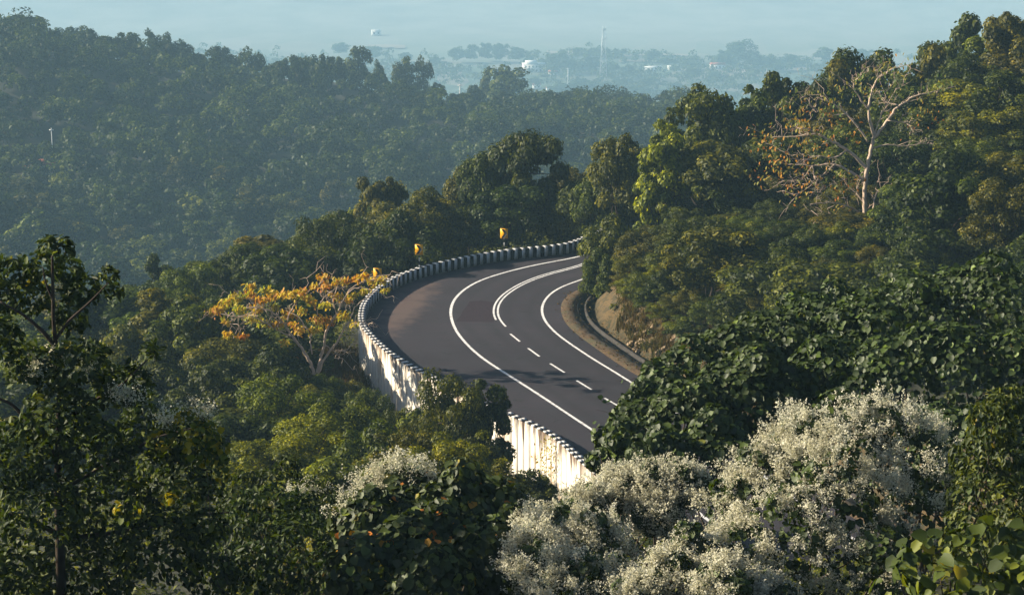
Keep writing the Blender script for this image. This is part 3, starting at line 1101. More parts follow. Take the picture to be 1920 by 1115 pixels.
def dash_tints(fmt, tints):
    word = {'dark': 'dark green', 'deep': 'deep blue green', 'green': 'mid green', 'olive': 'olive brown', 'yellowish': 'yellowish green', 'brown': 'brownish'}
    return {t_: fmt % word[t_] for t_ in tints}


tt = ['dark', 'green', 'olive', 'deep', 'green', 'olive', 'yellowish']
n1 = fill(11, 70, 112, 200, 6.0, (5.0, 7.2), ['round', 'round', 'bush', 'fine', 'open'], tt, 'broadleaf_tree', 'tree',
          dash_tints('%s tree packed into the wood on the spur right of the road', set(tt)), 'trees on the spur', lambda x, y: not (y > 150 and x < .10 * y - 4 and y > 170))
TAKEN.clear()
n2 = fill(9, 60, 108, 175, 3.6, (2.2, 3.4), ['bush', 'fine'], ['green', 'olive', 'dark'], 'leafy_shrub', 'shrub',
          dash_tints('%s shrub low on the spur between the road and the wood', ['green', 'olive', 'dark']), 'shrubs on the spur', None, 130, 'stem')
TAKEN.clear()
fill(9, 24, 112, 156, 2.7, (1.1, 2.3), ['bush', 'fine'], ['green', 'olive', 'yellowish'], 'leafy_shrub', 'shrub',
     dash_tints('small %s shrub on top of the earth bank inside the bend', ['green', 'olive', 'yellowish']), 'shrubs on the earth bank', None, 60, 'stem')
TAKEN.clear()
n3 = fill(-62, 30, 98, 222, 6.6, (6.0, 8.6), ['round', 'round', 'bush', 'tall', 'fine'], ['dark', 'green', 'olive', 'green', 'deep', 'olive'], 'broadleaf_tree', 'tree',
          dash_tints('%s tree in the wood below the outer side of the bend', ['dark', 'green', 'olive', 'deep']), 'trees below the bend',
          lambda x, y: x < -9 - (y < 128) * 5 or y > 172, 200)
print('fill', n1, n2, n3)

# unseen trees added left of the view to shade the foreground
for x, y, h, wd in ((-19, 31, 16, 11), (-24, 40, 17, 12), (-18, 23, 10.5, 9)):
    place_tree('round', x, y, h, wd, 'dark', 'broadleaf_tree', 'added tree outside the left edge of the view that shades the foreground', 'tree', 'added shade trees left of the view')

# ------------------------------------------------------------------ shrubs below the near wall
SH = [(520, 700, 104, 170, 'fine', 'green'), (640, 735, 98, 150, 'fine', 'green'), (585, 780, 90, 170, 'fine', 'yellowish'), (705, 770, 88, 150, 'bush', 'green'), (770, 800, 84, 150, 'fine', 'olive'),
      (500, 820, 84, 170, 'fine', 'yellowish'), (620, 860, 78, 170, 'bush', 'yellowish'), (740, 850, 76, 170, 'fine', 'green'), (850, 800, 76, 150, 'fine', 'yellowish'), (450, 760, 96, 150, 'bush', 'dark'),
      (400, 690, 108, 140, 'bush', 'dark'), (880, 850, 72, 140, 'bush', 'olive'), (1000, 880, 80, 90, 'bush', 'dark'), (940, 900, 70, 120, 'bush', 'dark'), (560, 900, 66, 170, 'bush', 'olive'),
      (330, 640, 118, 140, 'bush', 'dark'), (480, 640, 118, 150, 'bush', 'dark'), (690, 720, 112, 90, 'fine', 'green'), (760, 755, 104, 90, 'fine', 'green'), (560, 720, 112, 110, 'fine', 'olive'),
      (1040, 905, 88, 70, 'bush', 'green'), (605, 694, 119, 80, 'fine', 'green'), (1150, 890, 88, 120, 'bush', 'dark'), (1110, 900, 84, 100, 'bush', 'green'), (655, 708, 118, 70, 'fine', 'olive'), (830, 880, 64, 150, 'bush', 'green'), (700, 900, 60, 170, 'bush', 'olive')]
word = {'dark': 'dark green', 'green': 'fresh green', 'olive': 'olive', 'yellowish': 'sunlit yellow green'}
for px, py, d, wpx, kd, ti in SH:
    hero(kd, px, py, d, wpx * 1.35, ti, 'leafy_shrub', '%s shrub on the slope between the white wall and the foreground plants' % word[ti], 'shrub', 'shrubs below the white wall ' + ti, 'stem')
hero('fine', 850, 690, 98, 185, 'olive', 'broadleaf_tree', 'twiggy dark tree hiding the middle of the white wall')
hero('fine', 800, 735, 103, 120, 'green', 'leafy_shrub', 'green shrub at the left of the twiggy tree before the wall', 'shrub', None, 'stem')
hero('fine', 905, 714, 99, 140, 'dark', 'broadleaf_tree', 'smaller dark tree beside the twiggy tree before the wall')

# ------------------------------------------------------------------ forest on the misty hillside: nearest trees singly, the rest as one mass
def hill_tree(x, y, h, wid, tint, label, group, name='forest_tree', parts=True):
    v = FAR[rng.integers(len(FAR))]
    z = terr(x, y) - .3
    if parts:
        return place_far(v, x, y, z, h, wid, tint, label, group, name)


def place_far(v, x, y, z, h, wid, tint, label, group, name):
    o = link(name, v[1])
    o.location = (x, y, z)
    o.scale = (wid / 7.8,) * 2 + (h / 10.,)
    o.rotation_euler = (0, 0, rng.uniform(0, 6.28))
    tv = np.array(TINT[tint]) * rng.uniform(.8, 1.2)
    o.color = (*tv, 1)
    tag(o, label, 'tree', group)
    return o


pts = []
ys = np.arange(385, 930, 10.5)
for y in ys:
    dx = 7.4 + (y - 385) * .004
    for x in np.arange(-.31 * y, .13 * y, dx):
        X, Y = x + rng.uniform(-3, 3), y + rng.uniform(-5, 5)
        if Y > 775 and X < 5:
            continue
        pts.append((X, Y))
pts = np.array(pts)
zt = terr_all(pts)[0]
hs = rng.uniform(5.5, 12., len(pts)) * np.where(rng.uniform(0, 1, len(pts)) < .12, 1.3, 1.) * np.where((pts[:, 1] > 690) & (pts[:, 0] < 0), .72, 1.)
vis = []
for (x, y), z, h in zip(pts, zt, hs):
    u, v_ = project((x, y, z + h))
    vis.append(-90 < u < 1300 and v_ < 520)
keep = np.nonzero(vis)[0]
keep = keep[np.argsort(pts[keep][:, 1])]
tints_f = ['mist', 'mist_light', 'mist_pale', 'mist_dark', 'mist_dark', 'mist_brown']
# spread the single trees over the whole slope, the nearest ones first
single = keep[:300]
rest = keep[300:]
for i_ in single:
    x, y = pts[i_]
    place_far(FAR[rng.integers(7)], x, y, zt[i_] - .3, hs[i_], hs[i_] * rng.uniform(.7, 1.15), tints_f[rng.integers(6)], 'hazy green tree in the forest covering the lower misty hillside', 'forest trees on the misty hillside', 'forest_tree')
bat = []
tv0, tf0 = TQ
for i_ in rest:
    x, y = pts[i_]
    n = 380
    h, wd = hs[i_], hs[i_] * rng.uniform(.75, 1.2)
    nc = 11
    D = sph(nc, -.4)
    Cc = D * np.array([wd * .33, wd * .33, h * .27]) + np.array([x, y, zt[i_] + h * .62])
    cid = rng.integers(nc, size=n)
    dd = sph(n, -.5)
    P = Cc[cid] + dd * wd * .20 * rng.uniform(.6, 1, (n, 1))
    bat.append((P, dd * .7 + [0, 0, .4] + rng.normal(0, .4, (n, 3)), rng.normal(0, 1, (n, 3)) + [0, 0, -.8], np.clip(rng.uniform(0, .5) + .5 * rng.uniform(0, 1, n), 0, 1)))
lowp = np.stack([rng.uniform(-.33, .1, 1500), rng.uniform(390, 770, 1500)], 1)
lowp[:, 0] *= lowp[:, 1]
lz = terr_all(lowp)[0]
for (x, y), z in zip(lowp, lz):
    n = 90
    dd = sph(n, -.1)
    Pq = np.array([x, y, z + 1.2]) + dd * rng.uniform(.7, 1.05, (n, 1)) * np.array([1, 1, .8]) * rng.uniform(2.6, 4.2)
    bat.append((Pq, dd * .7 + [0, 0, .4] + rng.normal(0, .4, (n, 3)), rng.normal(0, 1, (n, 3)), rng.uniform(0, .6, n)))
P = np.concatenate([b[0] for b in bat])
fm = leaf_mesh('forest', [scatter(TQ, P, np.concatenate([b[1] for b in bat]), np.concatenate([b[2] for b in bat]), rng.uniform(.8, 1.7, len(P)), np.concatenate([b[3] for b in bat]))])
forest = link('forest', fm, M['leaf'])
forest['kind'] = 'stuff'
forest['label'] = 'far forest reaching up the misty hillside to the ridge'
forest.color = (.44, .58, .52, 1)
print('forest', len(single), len(rest))


def far_hero(px, py_top, d, wpx, tint, label, v=0, group=None):
    p = at(px, py_top, d)
    z = terr(p[0], p[1])
    root = empty('forest_tree', (p[0], p[1], z - .5))
    h = max(5, p[2] - z + .5)
    root.scale = (wpx * mpp(d) / 7.8,) * 2 + (h / 10.,)
    root.rotation_euler = (0, 0, rng.uniform(0, 6.28))
    tag(root, label, 'tree', group)
    link('trunk', FAR[v][0], None, root)
    c_ = link('crown', FAR[v][1], None, root)
    c_.color = (*(np.array(TINT[tint]) * rng.uniform(.85, 1.15)), 1)
    return root


far_hero(35, 20, 690, 90, 'dark', 'tall tree at the left edge rising highest on the misty ridge', 0)
far_hero(672, 82, 760, 55, 'dark', 'tall oval tree on the misty ridge left of the paired trees', 1)
far_hero(710, 108, 750, 26, 'dark', 'slim tree on the misty ridge beside the tall oval tree', 2)
far_hero(758, 101, 770, 46, 'dark', 'left one of two paired trees standing up on the misty ridge', 3)
far_hero(794, 106, 772, 32, 'dark', 'right one of two paired trees standing up on the misty ridge', 4)
far_hero(822, 150, 770, 34, 'dark', 'low round tree right of the paired ridge trees', 5)
far_hero(952, 108, 880, 90, 'green', 'wide spreading tree in the gap below the white building', 6)
far_hero(912, 122, 890, 40, 'dark', 'pointed tree left of the wide spreading tree in the gap', 2)
far_hero(888, 152, 890, 36, 'dark', 'low tree left of the pointed tree in the gap', 0)
for px, py, w_ in ((125, 42, 60), (165, 45, 50), (240, 52, 52), (285, 50, 40), (312, 58, 44), (345, 70, 44), (405, 78, 40), (470, 90, 46), (435, 95, 36), (560, 92, 44), (600, 86, 50), (632, 95, 40), (520, 108, 36), (80, 70, 50), (200, 62, 44)):
    far_hero(px, py, rng.uniform(700, 745), w_, 'mist', 'rounded tree along the skyline of the misty ridge', rng.integers(7), 'trees on the ridge skyline')
for _ in range(46):
    px = rng.uniform(880, 1290)
    d = rng.uniform(860, 1250)
    z = base_z(np.array([[(px - 960) / 3600 * d * 1.03, d]]))[0]
    x = (px - 960) / FPX * d * 1.03
    place_far(FAR[rng.integers(7)], x, d, z - .5, rng.uniform(8, 14), rng.uniform(9, 15), ['dark', 'green', 'deep'][rng.integers(3)], 'bluish tree in the hazy wood beyond the ridge gap', 'trees in the hazy gap', 'forest_tree')
def plain_at(px, py):
    """Ground point of the far plain that shows at a pixel."""
    a_ = PITCH - math.atan((PY0 - py) / FPX)
    z = -361.
    for _ in range(4):
        d = (CAM_Z - z) / math.tan(a_)
        x = (px - PX0) / FPX * math.hypot(d, CAM_Z - z) / math.cos(PITCH - a_) * math.cos(PITCH - a_) ** 2
        z = float(base_z(np.array([[x, d]]))[0])
    return x, d, z


for px, py, w_, h_ in ((855, 118, 34, 32), (885, 118, 30, 36), (912, 117, 32, 38), (940, 118, 36, 40), (968, 120, 34, 36), (990, 122, 28, 28), (1045, 138, 40, 40), (1072, 138, 26, 26), (1105, 136, 40, 34), (1150, 140, 26, 28), (1180, 148, 34, 30), (1250, 126, 36, 22), (1290, 132, 30, 20), (1222, 118, 30, 22), (1388, 126, 56, 50), (1360, 128, 40, 34), (1422, 128, 40, 28), (1545, 122, 40, 38), (1480, 124, 30, 26), (1620, 120, 44, 30), (700, 112, 34, 26), (760, 118, 28, 22), (820, 128, 30, 24), (640, 104, 34, 26), (1005, 165, 30, 22), (1090, 172, 44, 26), (1140, 176, 34, 22), (1220, 168, 34, 24), (1300, 150, 34, 24), (1340, 152, 30, 20), (1060, 180, 44, 26), (1200, 184, 44, 24), (1265, 178, 40, 24), (1165, 166, 30, 20), (1035, 182, 34, 22), (1410, 140, 30, 18), (1450, 134, 30, 18)):
    x, d, z = plain_at(px, py)
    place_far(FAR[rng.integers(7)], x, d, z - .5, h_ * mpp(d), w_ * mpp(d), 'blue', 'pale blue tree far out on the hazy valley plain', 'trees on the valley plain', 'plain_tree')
# woods on the distant slopes, a mass
xs, ys_ = [], []
for _ in range(130):
    cy_ = rng.uniform(2150, 2950)
    cx_ = rng.uniform(-.3, .3) * cy_
    m_ = rng.integers(8, 46)
    xs.append(cx_ + rng.normal(0, rng.uniform(20, 120), m_))
    ys_.append(cy_ + rng.normal(0, rng.uniform(10, 70), m_))
x, y = np.concatenate(xs), np.concatenate(ys_)
kp = (np.abs(x) < .32 * y) & (y > 2100)
x, y = x[kp], y[kp]
z = base_z(np.stack([x, y], 1))
n = len(x)
cid = np.repeat(np.arange(n), 22)
dd = sph(len(cid), -.1)
P = np.stack([x, y, z + 5], 1)[cid] + dd * rng.uniform(4, 7, (len(cid), 1))
wm = leaf_mesh('distant_woods', [scatter(TQ, P, dd + rng.normal(0, .3, P.shape), rng.normal(0, 1, P.shape), rng.uniform(3.5, 6, len(P)), rng.uniform(0, .7, len(P)))])
dw_ = link('distant_woods', wm, M['leaf'])
dw_['kind'] = 'stuff'
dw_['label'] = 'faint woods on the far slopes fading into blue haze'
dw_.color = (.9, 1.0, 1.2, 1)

# ------------------------------------------------------------------ undergrowth over the near slopes
n = 13000
yy = rng.uniform(18, 262, n)
xx = rng.uniform(-.30, .30, n) * yy
UP = np.stack([xx, yy], 1)
da_ = seg_dist(UP, ASP_C)
ok = ~inside(UP, POLY_C) & (seg_dist(UP, WALL_C) > 1.3) & (da_ > 3.4)
cutz = (da_ < 9) & (UP[:, 1] > 112) & (UP[:, 1] < 150)
ok &= ~cutz | (rng.uniform(0, 1, n) < .85)
UP = UP[ok][:7000]
uz = terr_all(UP)[0]
per = 42
cid = np.repeat(np.arange(len(UP)), per)
dd = sph(len(cid), -.1)
sz = rng.uniform(.45, 1.15, len(UP)) * np.where((seg_dist(UP, ASP_C) < 9) & (UP[:, 1] > 112), .5, 1.)
P = np.c_[UP, uz + .15][cid] + dd * (sz[cid] * rng.uniform(.5, 1.05, len(cid)))[:, None]
cv = rng.uniform(0, .6, len(UP))
um = leaf_mesh('undergrowth', [scatter(TQ, P, dd * .6 + [0, 0, .5] + rng.normal(0, .4, P.shape), rng.normal(0, .7, P.shape) + [0, 0, -.5], rng.uniform(.16, .36, len(P)), np.clip(cv[cid] + rng.uniform(0, .4, len(P)), 0, 1))])
ug = link('undergrowth', um, M['leaf'])
ug['kind'] = 'stuff'
ug['label'] = 'low leafy undergrowth covering the slopes'

# ------------------------------------------------------------------ plants with leaves large enough to pick apart
def leaf_data(tmpl, name, mat):
    out = []
    for q in range(6):
        v = np.array(tmpl[0]) * np.array([rng.uniform(.85, 1.12), 1, rng.uniform(.6, 1.6)])
        me = mk_mesh(name, v, tmpl[1], {'v': ('FACE', np.full(sum(len(f) for f in tmpl[1]), [.15, .35, .55, .75, .9, .99][q]))})
        me.materials.append(mat)
        out.append(me)
    return out


def leaf_parts(root, P, N, hint, size, val, tmpl, mat, maxn=300, tint=(1, 1, 1), stuff='foliage', pick=None):
    """The leaves that show largest become parts of their own, the rest one part of kind stuff."""
    loc = np.array(root.location)
    S, T, NN = frames(N, hint)
    tocam = unit(np.array([0, 0, CAM_Z]) - P)
    f = P[:, 1] * cP - (P[:, 2] - CAM_Z) * sP
    u = PX0 + FPX * P[:, 0] / f
    v = PY0 - FPX * (P[:, 1] * sP + (P[:, 2] - CAM_Z) * cP) / f
    score = np.abs((NN * tocam).sum(1)) * size + .35 * size * rng.uniform(0, 1, len(P))
    score[(u < 3) | (u > 1917) | (v < 3) | (v > 1112)] = -1
    if pick is not None:
        score += pick * size
    order = np.argsort(-score)[:maxn]
    data = leaf_data(tmpl, 'leaf', mat)
    lev = np.array([.15, .35, .55, .75, .9, .99])
    for i in order:
        o = bpy.data.objects.new('leaf', data[int(np.argmin(np.abs(lev - val[i])))])
        COL.objects.link(o)
        o.parent = root
        z_ = size[i]
        o.matrix_local = Matrix(((S[i][0] * z_, T[i][0] * z_, NN[i][0] * z_, P[i][0] - loc[0]), (S[i][1] * z_, T[i][1] * z_, NN[i][1] * z_, P[i][1] - loc[1]),
                                 (S[i][2] * z_, T[i][2] * z_, NN[i][2] * z_, P[i][2] - loc[2]), (0, 0, 0, 1)))
        o.color = (*tint, 1)
    m_ = np.ones(len(P), bool)
    m_[order] = False
    if m_.any():
        me = leaf_mesh(stuff, [scatter(tmpl, P[m_] - loc, N[m_], hint[m_], size[m_], val[m_])])
        o = link(stuff, me, mat, root)
        o['kind'] = 'stuff'
        o.color = (*tint, 1)


def spheres(lst):
    C = np.array([at(a, b, c) for a, b, c, r in lst])
    r = np.array([r_ * mpp(c) for a, b, c, r_ in lst])
    return C, r


def lobes(C, r, n=4):
    """Break smooth mounds up with smaller bulges on their surface."""
    k = np.repeat(np.arange(len(r)), n)
    dd = sph(len(k), -.3)
    f = rng.uniform(.22, .48, len(k))
    return np.vstack([C, C[k] + dd * (r[k] * rng.uniform(.72, .95, len(k)))[:, None]]), np.r_[r * .93, r[k] * f]


def mound(lst, n, size, droop=.9, back=.5, jit=.35, depth=(.86, 1.06), squash=1.0):
    C, r = lobes(*spheres(lst))
    p = r ** 2 / (r ** 2).sum()
    k = rng.choice(len(r), int(n * 2.2), p=p)
    dd = sph(len(k), -.8)
    P = C[k] + dd * (r[k] * rng.uniform(*depth, len(k)))[:, None] * np.array([1, 1, squash])
    keep = dd[:, 1] < back
    for c, q in zip(C, r):
        keep &= ~(np.linalg.norm((P - c) / np.array([1, 1, squash]), axis=1) < q * .80)
    P, dd = P[keep][:n], dd[keep][:n]
    N = dd * .75 + np.array([0, -.1, .35]) + rng.normal(0, jit, P.shape)
    hint = np.array([0, 0, -droop]) + dd * .3 + rng.normal(0, .4, P.shape)
    return P, N, hint, size * rng.uniform(.5, 1.3, len(P)), rng.uniform(0, 1, len(P)), dd


def root_at(name, px, py, d, label, cat, group=None):
    p = at(px, py, d)
    o = empty(name, (p[0], p[1], terr(p[0], p[1])))
    return tag(o, label, cat, group)


def stems(root, lst, r0=.05, mat='bark', name='stem'):
    loc = np.array(root.location)
    mb = MB()
    C, r = spheres(lst)
    for c in C:
        b = np.array([rng.normal(0, .3), rng.normal(0, .3), -.4])
        mb.tube(wiggle(b, c - loc, 7, .04), np.linspace(r0, r0 * .3, 7), 5)
    o = mb.build(name, M[mat], root, None, True)
    return o


def blossoms(root, lst, nplume, nspray, nflow, fs=.022, spread=.085, back=.25, left=0.0, name='blossom'):
    loc = np.array(root.location)
    C, r = lobes(*spheres(lst))
    k = rng.choice(len(r), nplume * 5, p=r ** 2 / (r ** 2).sum())
    dd = sph(len(k), -.55)
    P = C[k] + dd * r[k][:, None] * 1.04
    keep = (dd[:, 1] < back) & (rng.uniform(0, 1, len(k)) < .42 + left * (-dd[:, 0]) + .55 * dd[:, 2])
    for c, q in zip(C, r):
        keep &= ~(np.linalg.norm(P - c, axis=1) < q * .93)
    P, dd = P[keep][:nplume], dd[keep][:nplume]
    s = np.repeat(np.arange(len(P)), nspray)
    sp = P[s] + rng.normal(0, spread, (len(s), 3)) * np.array([1, .8, .8]) + dd[s] * rng.uniform(-.06, .10, (len(s), 1))
    ax = unit(dd[s] * .5 + np.array([0, -.1, .7]) + rng.normal(0, .45, sp.shape))
    f = np.repeat(np.arange(len(sp)), nflow)
    tt_ = rng.uniform(-.5, .5, (len(f), 1))
    Q = sp[f] + ax[f] * tt_ * .20 + rng.normal(0, .022, (len(f), 3)) * (1.3 - tt_)
    N = rng.normal(0, 1, Q.shape) + np.array([0, -.2, .5])
    pv_ = rng.uniform(0, .45, len(P))
    val = np.clip(pv_[s][f] + rng.uniform(0, .6, len(f)), 0, 1)
    me = leaf_mesh(name, [scatter(TF, Q - loc, N, rng.normal(0, 1, Q.shape), fs * rng.uniform(.6, 1.3, len(Q)), val)])
    o = link(name, me, M['flower'], root)
    o['kind'] = 'stuff'
    return o


# --- blanket of round-leaved vine on the bank right of the near road
VB1 = [(1128, 862, 40, 26), (1150, 835, 41, 36), (1190, 800, 42, 55), (1215, 765, 43, 50), (1245, 740, 44, 60), (1300, 712, 45, 70), (1370, 690, 46, 85), (1210, 850, 40, 70), (1290, 800, 42, 95), (1380, 770, 43, 105), (1340, 870, 39, 90), (1450, 670, 47, 95), (1440, 780, 43, 100), (1260, 880, 38.5, 70)]
VB2 = [(1530, 640, 48, 95), (1620, 650, 47, 100), (1580, 605, 50, 70), (1500, 590, 51, 50), (1700, 620, 48, 100), (1790, 600, 49, 105), (1880, 610, 48, 110), (1560, 720, 44, 100), (1680, 730, 43, 110), (1800, 720, 43, 120), (1900, 730, 43, 120), (1860, 850, 38, 110), (1760, 840, 39, 90), (1700, 560, 52, 60), (1840, 545, 53, 60)]
r1 = root_at('climbing_vine', 1300, 800, 43, 'dense round leaved green vine hanging over the road edge', 'vine')
P, N, h_, s_, v_, _d = mound(VB1, 12500, .155, back=.6)
v_ = v_ * .96
leaf_parts(r1, P, N, h_, s_, v_, TR, M['leaf_vine'])
stems(r1, VB1, .05)
r2 = root_at('climbing_vine', 1720, 680, 46, 'dark vine blanket behind the white flowering shrub at the right edge', 'vine')
P, N, h_, s_, v_, _d = mound(VB2, 13500, .155, back=.6)
leaf_parts(r2, P, N, h_, s_, v_ * .97, TR, M['leaf_vine'], tint=(.9, .95, .9))
stems(r2, VB2, .05)
# loose tendrils in front of the road
mbt = MB()
tl = []
for pl in ([(1170, 800), (1140, 772), (1118, 768)], [(1190, 770), (1160, 752), (1135, 758), (1122, 745)], [(1150, 820), (1120, 800), (1112, 787)], [(1225, 720), (1195, 708), (1168, 716), (1155, 712)], [(1240, 705), (1215, 690), (1196, 694)], [(1120, 860), (1108, 845), (1100, 850)]):
    Q = smooth(np.array([at(a, b, 41.5) for a, b in pl]), .05, 3)
    mbt.tube(Q - np.array(r1.location), np.linspace(.008, .003, len(Q)), 4)
    tl += list(Q[::3])
mbt.build('tendril', M['bark'], r1)
tl = np.repeat(np.array(tl), 1, axis=0)
for q in tl:
    if rng.uniform() < .55:
        o = bpy.data.objects.new('leaf', bpy.data.meshes['leaf'])
        COL.objects.link(o)
        o.parent = r1
        o.location = q + rng.normal(0, .03, 3) - np.array(r1.location)
        o.rotation_euler = (rng.uniform(.4, 1.3), rng.normal(0, .4), rng.uniform(0, 6.28))
        o.scale = (rng.uniform(.09, .16),) * 3
        o.color = (1.6, 1.8, 1.2, 1)

# --- white flowering shrubs
FM = [(1600, 840, 32, 100), (1520, 860, 31.5, 100), (1440, 925, 31, 90), (1680, 860, 32, 105), (1560, 930, 30.5, 110), (1660, 970, 31, 110), (1470, 1020, 30, 110), (1590, 1060, 30, 120), (1380, 960, 31, 62), (1740, 900, 32.5, 75), (1612, 800, 32.5, 48), (1390, 1060, 29.5, 90)]
FU = [(1220, 920, 33, 58), (1160, 925, 33, 42), (1280, 918, 33, 48), (1112, 940, 32.5, 34), (1240, 965, 32.6, 50)]
FC = [(1050, 1005, 31, 66), (1010, 1060, 30, 66), (1110, 1030, 30.5, 64), (985, 1015, 31, 34), (1070, 1115, 29, 80), (1150, 1100, 29.5, 56)]
FL = [(1300, 1040, 29, 54), (1260, 1090, 28.5, 60), (1350, 1105, 28, 66), (1430, 1135, 28, 60), (1205, 1125, 28, 50)]
for lst, px, py, d, lab, npl, nl, fl in ((FM, 1580, 950, 31.5, 'large mound of creamy white blossom, the biggest flowering shrub', 320, 5600, .30), (FU, 1200, 950, 33, 'white flowering shrub just below the near end of the wall', 135, 2000, .25),
                                     (FC, 1070, 1040, 31, 'greyish white flowering shrub at the bottom middle', 150, 2000, .10), (FL, 1310, 1080, 29, 'low white flowering shrub at the foot of the biggest blossom mound', 125, 1700, .12)):
    r_ = root_at('flowering_shrub', px, py, d, lab, 'shrub', 'white flowering shrubs')
    P, N, h_, s_, v_, _d = mound(lst, nl, .125, back=.5, depth=(.80, 1.0))
    me = leaf_mesh('foliage', [scatter(TR, P - np.array(r_.location), N, h_, s_, v_ * .93)])
    o = link('foliage', me, M['leaf_vine'], r_)
    o['kind'] = 'stuff'
    o.color = (1.0, 1.0, .8, 1)
    stems(r_, lst, .04)
    blossoms(r_, lst, npl, 11, 22, left=fl)

# --- vine bush with orange leaves, bottom middle
VC = [(760, 950, 33, 85), (700, 985, 32, 80), (850, 970, 32.5, 90), (920, 960, 33, 75), (780, 1050, 31, 100), (890, 1060, 31, 100), (690, 1080, 30.5, 90), (960, 1000, 32, 55), (810, 1110, 30, 100), (720, 920, 33.5, 50)]
r_ = root_at('climbing_vine', 800, 1010, 32, 'dark vine tangle with orange leaves at the bottom middle', 'vine')
P, N, h_, s_, v_, _d = mound(VC, 5200, .17, back=.5)
orange = rng.uniform(0, 1, len(P)) < .035
leaf_parts(r_, P[~orange], N[~orange], h_[~orange], s_[~orange], v_[~orange] * .98, TR, M['leaf_vine'], tint=(.95, .9, .75))
data = leaf_data(TR, 'leaf', M['leaf_pale'])
S_, T_, NN_ = frames(N[orange], h_[orange])
for i_ in range(orange.sum()):
    o = bpy.data.objects.new('leaf', data[rng.integers(3)])
    COL.objects.link(o)
    o.parent = r_
    p_, z_ = P[orange][i_] - np.array(r_.location), s_[orange][i_] * .8
    o.matrix_local = Matrix(((S_[i_][0] * z_, T_[i_][0] * z_, NN_[i_][0] * z_, p_[0]), (S_[i_][1] * z_, T_[i_][1] * z_, NN_[i_][1] * z_, p_[1]), (S_[i_][2] * z_, T_[i_][2] * z_, NN_[i_][2] * z_, p_[2]), (0, 0, 0, 1)))
    o['label'] = 'orange leaf'
stems(r_, VC, .05)
r_ = root_at('flowering_creeper', 745, 900, 33, 'pale flower tufts over the top of the dark vine tangle', 'creeper', 'small flower tufts')
blossoms(r_, [(745, 900, 33, 45), (700, 915, 33, 35), (660, 960, 32, 30), (800, 905, 33, 25)], 60, 8, 12, left=.1)

# --- dark bushes at the bottom left of the middle
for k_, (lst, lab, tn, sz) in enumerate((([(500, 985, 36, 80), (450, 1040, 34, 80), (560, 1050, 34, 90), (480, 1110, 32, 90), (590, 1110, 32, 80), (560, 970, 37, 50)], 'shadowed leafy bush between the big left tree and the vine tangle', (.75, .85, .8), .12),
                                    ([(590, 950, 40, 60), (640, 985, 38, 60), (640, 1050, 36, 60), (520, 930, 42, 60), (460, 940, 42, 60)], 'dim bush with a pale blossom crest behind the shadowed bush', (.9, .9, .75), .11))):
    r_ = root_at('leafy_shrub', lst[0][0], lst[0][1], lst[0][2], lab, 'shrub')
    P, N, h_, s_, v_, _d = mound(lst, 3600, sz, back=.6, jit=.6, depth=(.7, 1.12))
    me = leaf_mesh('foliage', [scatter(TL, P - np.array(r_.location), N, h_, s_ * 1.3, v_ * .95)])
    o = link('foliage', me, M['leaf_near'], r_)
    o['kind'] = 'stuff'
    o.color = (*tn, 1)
    stems(r_, lst, .04)
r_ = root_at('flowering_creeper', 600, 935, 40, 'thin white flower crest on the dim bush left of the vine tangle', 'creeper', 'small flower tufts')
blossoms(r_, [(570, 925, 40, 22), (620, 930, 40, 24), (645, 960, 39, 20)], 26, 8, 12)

# --- right-hand shrubs
lst = [(1860, 800, 30, 50), (1850, 870, 30, 65), (1840, 940, 29.5, 70), (1890, 760, 30.5, 40), (1900, 880, 30, 60), (1820, 1000, 29, 60), (1900, 960, 29, 60), (1880, 1030, 28.5, 70)]
r_ = root_at('leafy_shrub', 1860, 900, 30, 'upright small leaved shrub at the right edge beside the big blossom mound', 'shrub')
P, N, h_, s_, v_, _d = mound(lst, 3600, .10, back=.6, jit=.5, depth=(.75, 1.1))
leaf_parts(r_, P, N, h_, s_ * 1.3, v_ * .96, TL, M['leaf_near'], tint=(1.25, 1.15, .75))
stems(r_, lst, .035)
lst = [(1760, 1060, 25, 75), (1840, 1040, 25, 80), (1910, 1060, 25, 70), (1700, 1110, 24.5, 60), (1800, 1130, 24, 90), (1890, 1130, 24, 90)]
r_ = root_at('leafy_shrub', 1820, 1080, 25, 'shrub with big pale olive leaves in the bottom right corner', 'shrub')
P, N, h_, s_, v_, _d = mound(lst, 620, .21, back=.4, jit=.45, depth=(.6, 1.05))
leaf_parts(r_, P, N, h_, s_, v_ * .95, TR, M['leaf_near'], tint=(1.5, 1.45, 1.1))
stems(r_, lst, .03)

# --- big tree at the left edge
D1 = 30.
tl = [(105, 470, 38), (85, 505, 44), (125, 510, 36), (20, 520, 55), (-10, 560, 55), (55, 560, 50), (150, 545, 44), (203, 518, 24), (214, 548, 20), (130, 600, 40), (60, 690, 62), (150, 690, 70), (-20, 640, 70), (230, 725, 62), (110, 780, 80), (20, 850, 85), (180, 850, 85), (270, 810, 65), (345, 815, 62), (388, 855, 40), (320, 900, 85), (200, 950, 105), (70, 960, 100), (300, 1030, 105), (150, 1080, 115), (10, 1080, 90), (385, 990, 50), (398, 920, 28), (285, 660, 26), (395, 1080, 60)]
tl = [(a, b, D1 + rng.uniform(-.9, .9) + (1.2 if b < 620 else 0), c) for a, b, c in tl]
r_ = root_at('broadleaf_tree', 110, 1000, D1, 'big shadowed broadleaf tree filling the left edge of the foreground', 'tree')
C, rr = spheres(tl)
n = 10500
k = rng.choice(len(rr), n, p=rr ** 2 / (rr ** 2).sum())
dd = sph(n, -.7)
P = C[k] + dd * (rr[k] * rng.uniform(.5, 1.08, n) ** .6)[:, None] * np.array([.92, .8, .82])
N = dd * .4 + np.array([0, -.1, .5]) + rng.normal(0, .5, P.shape)
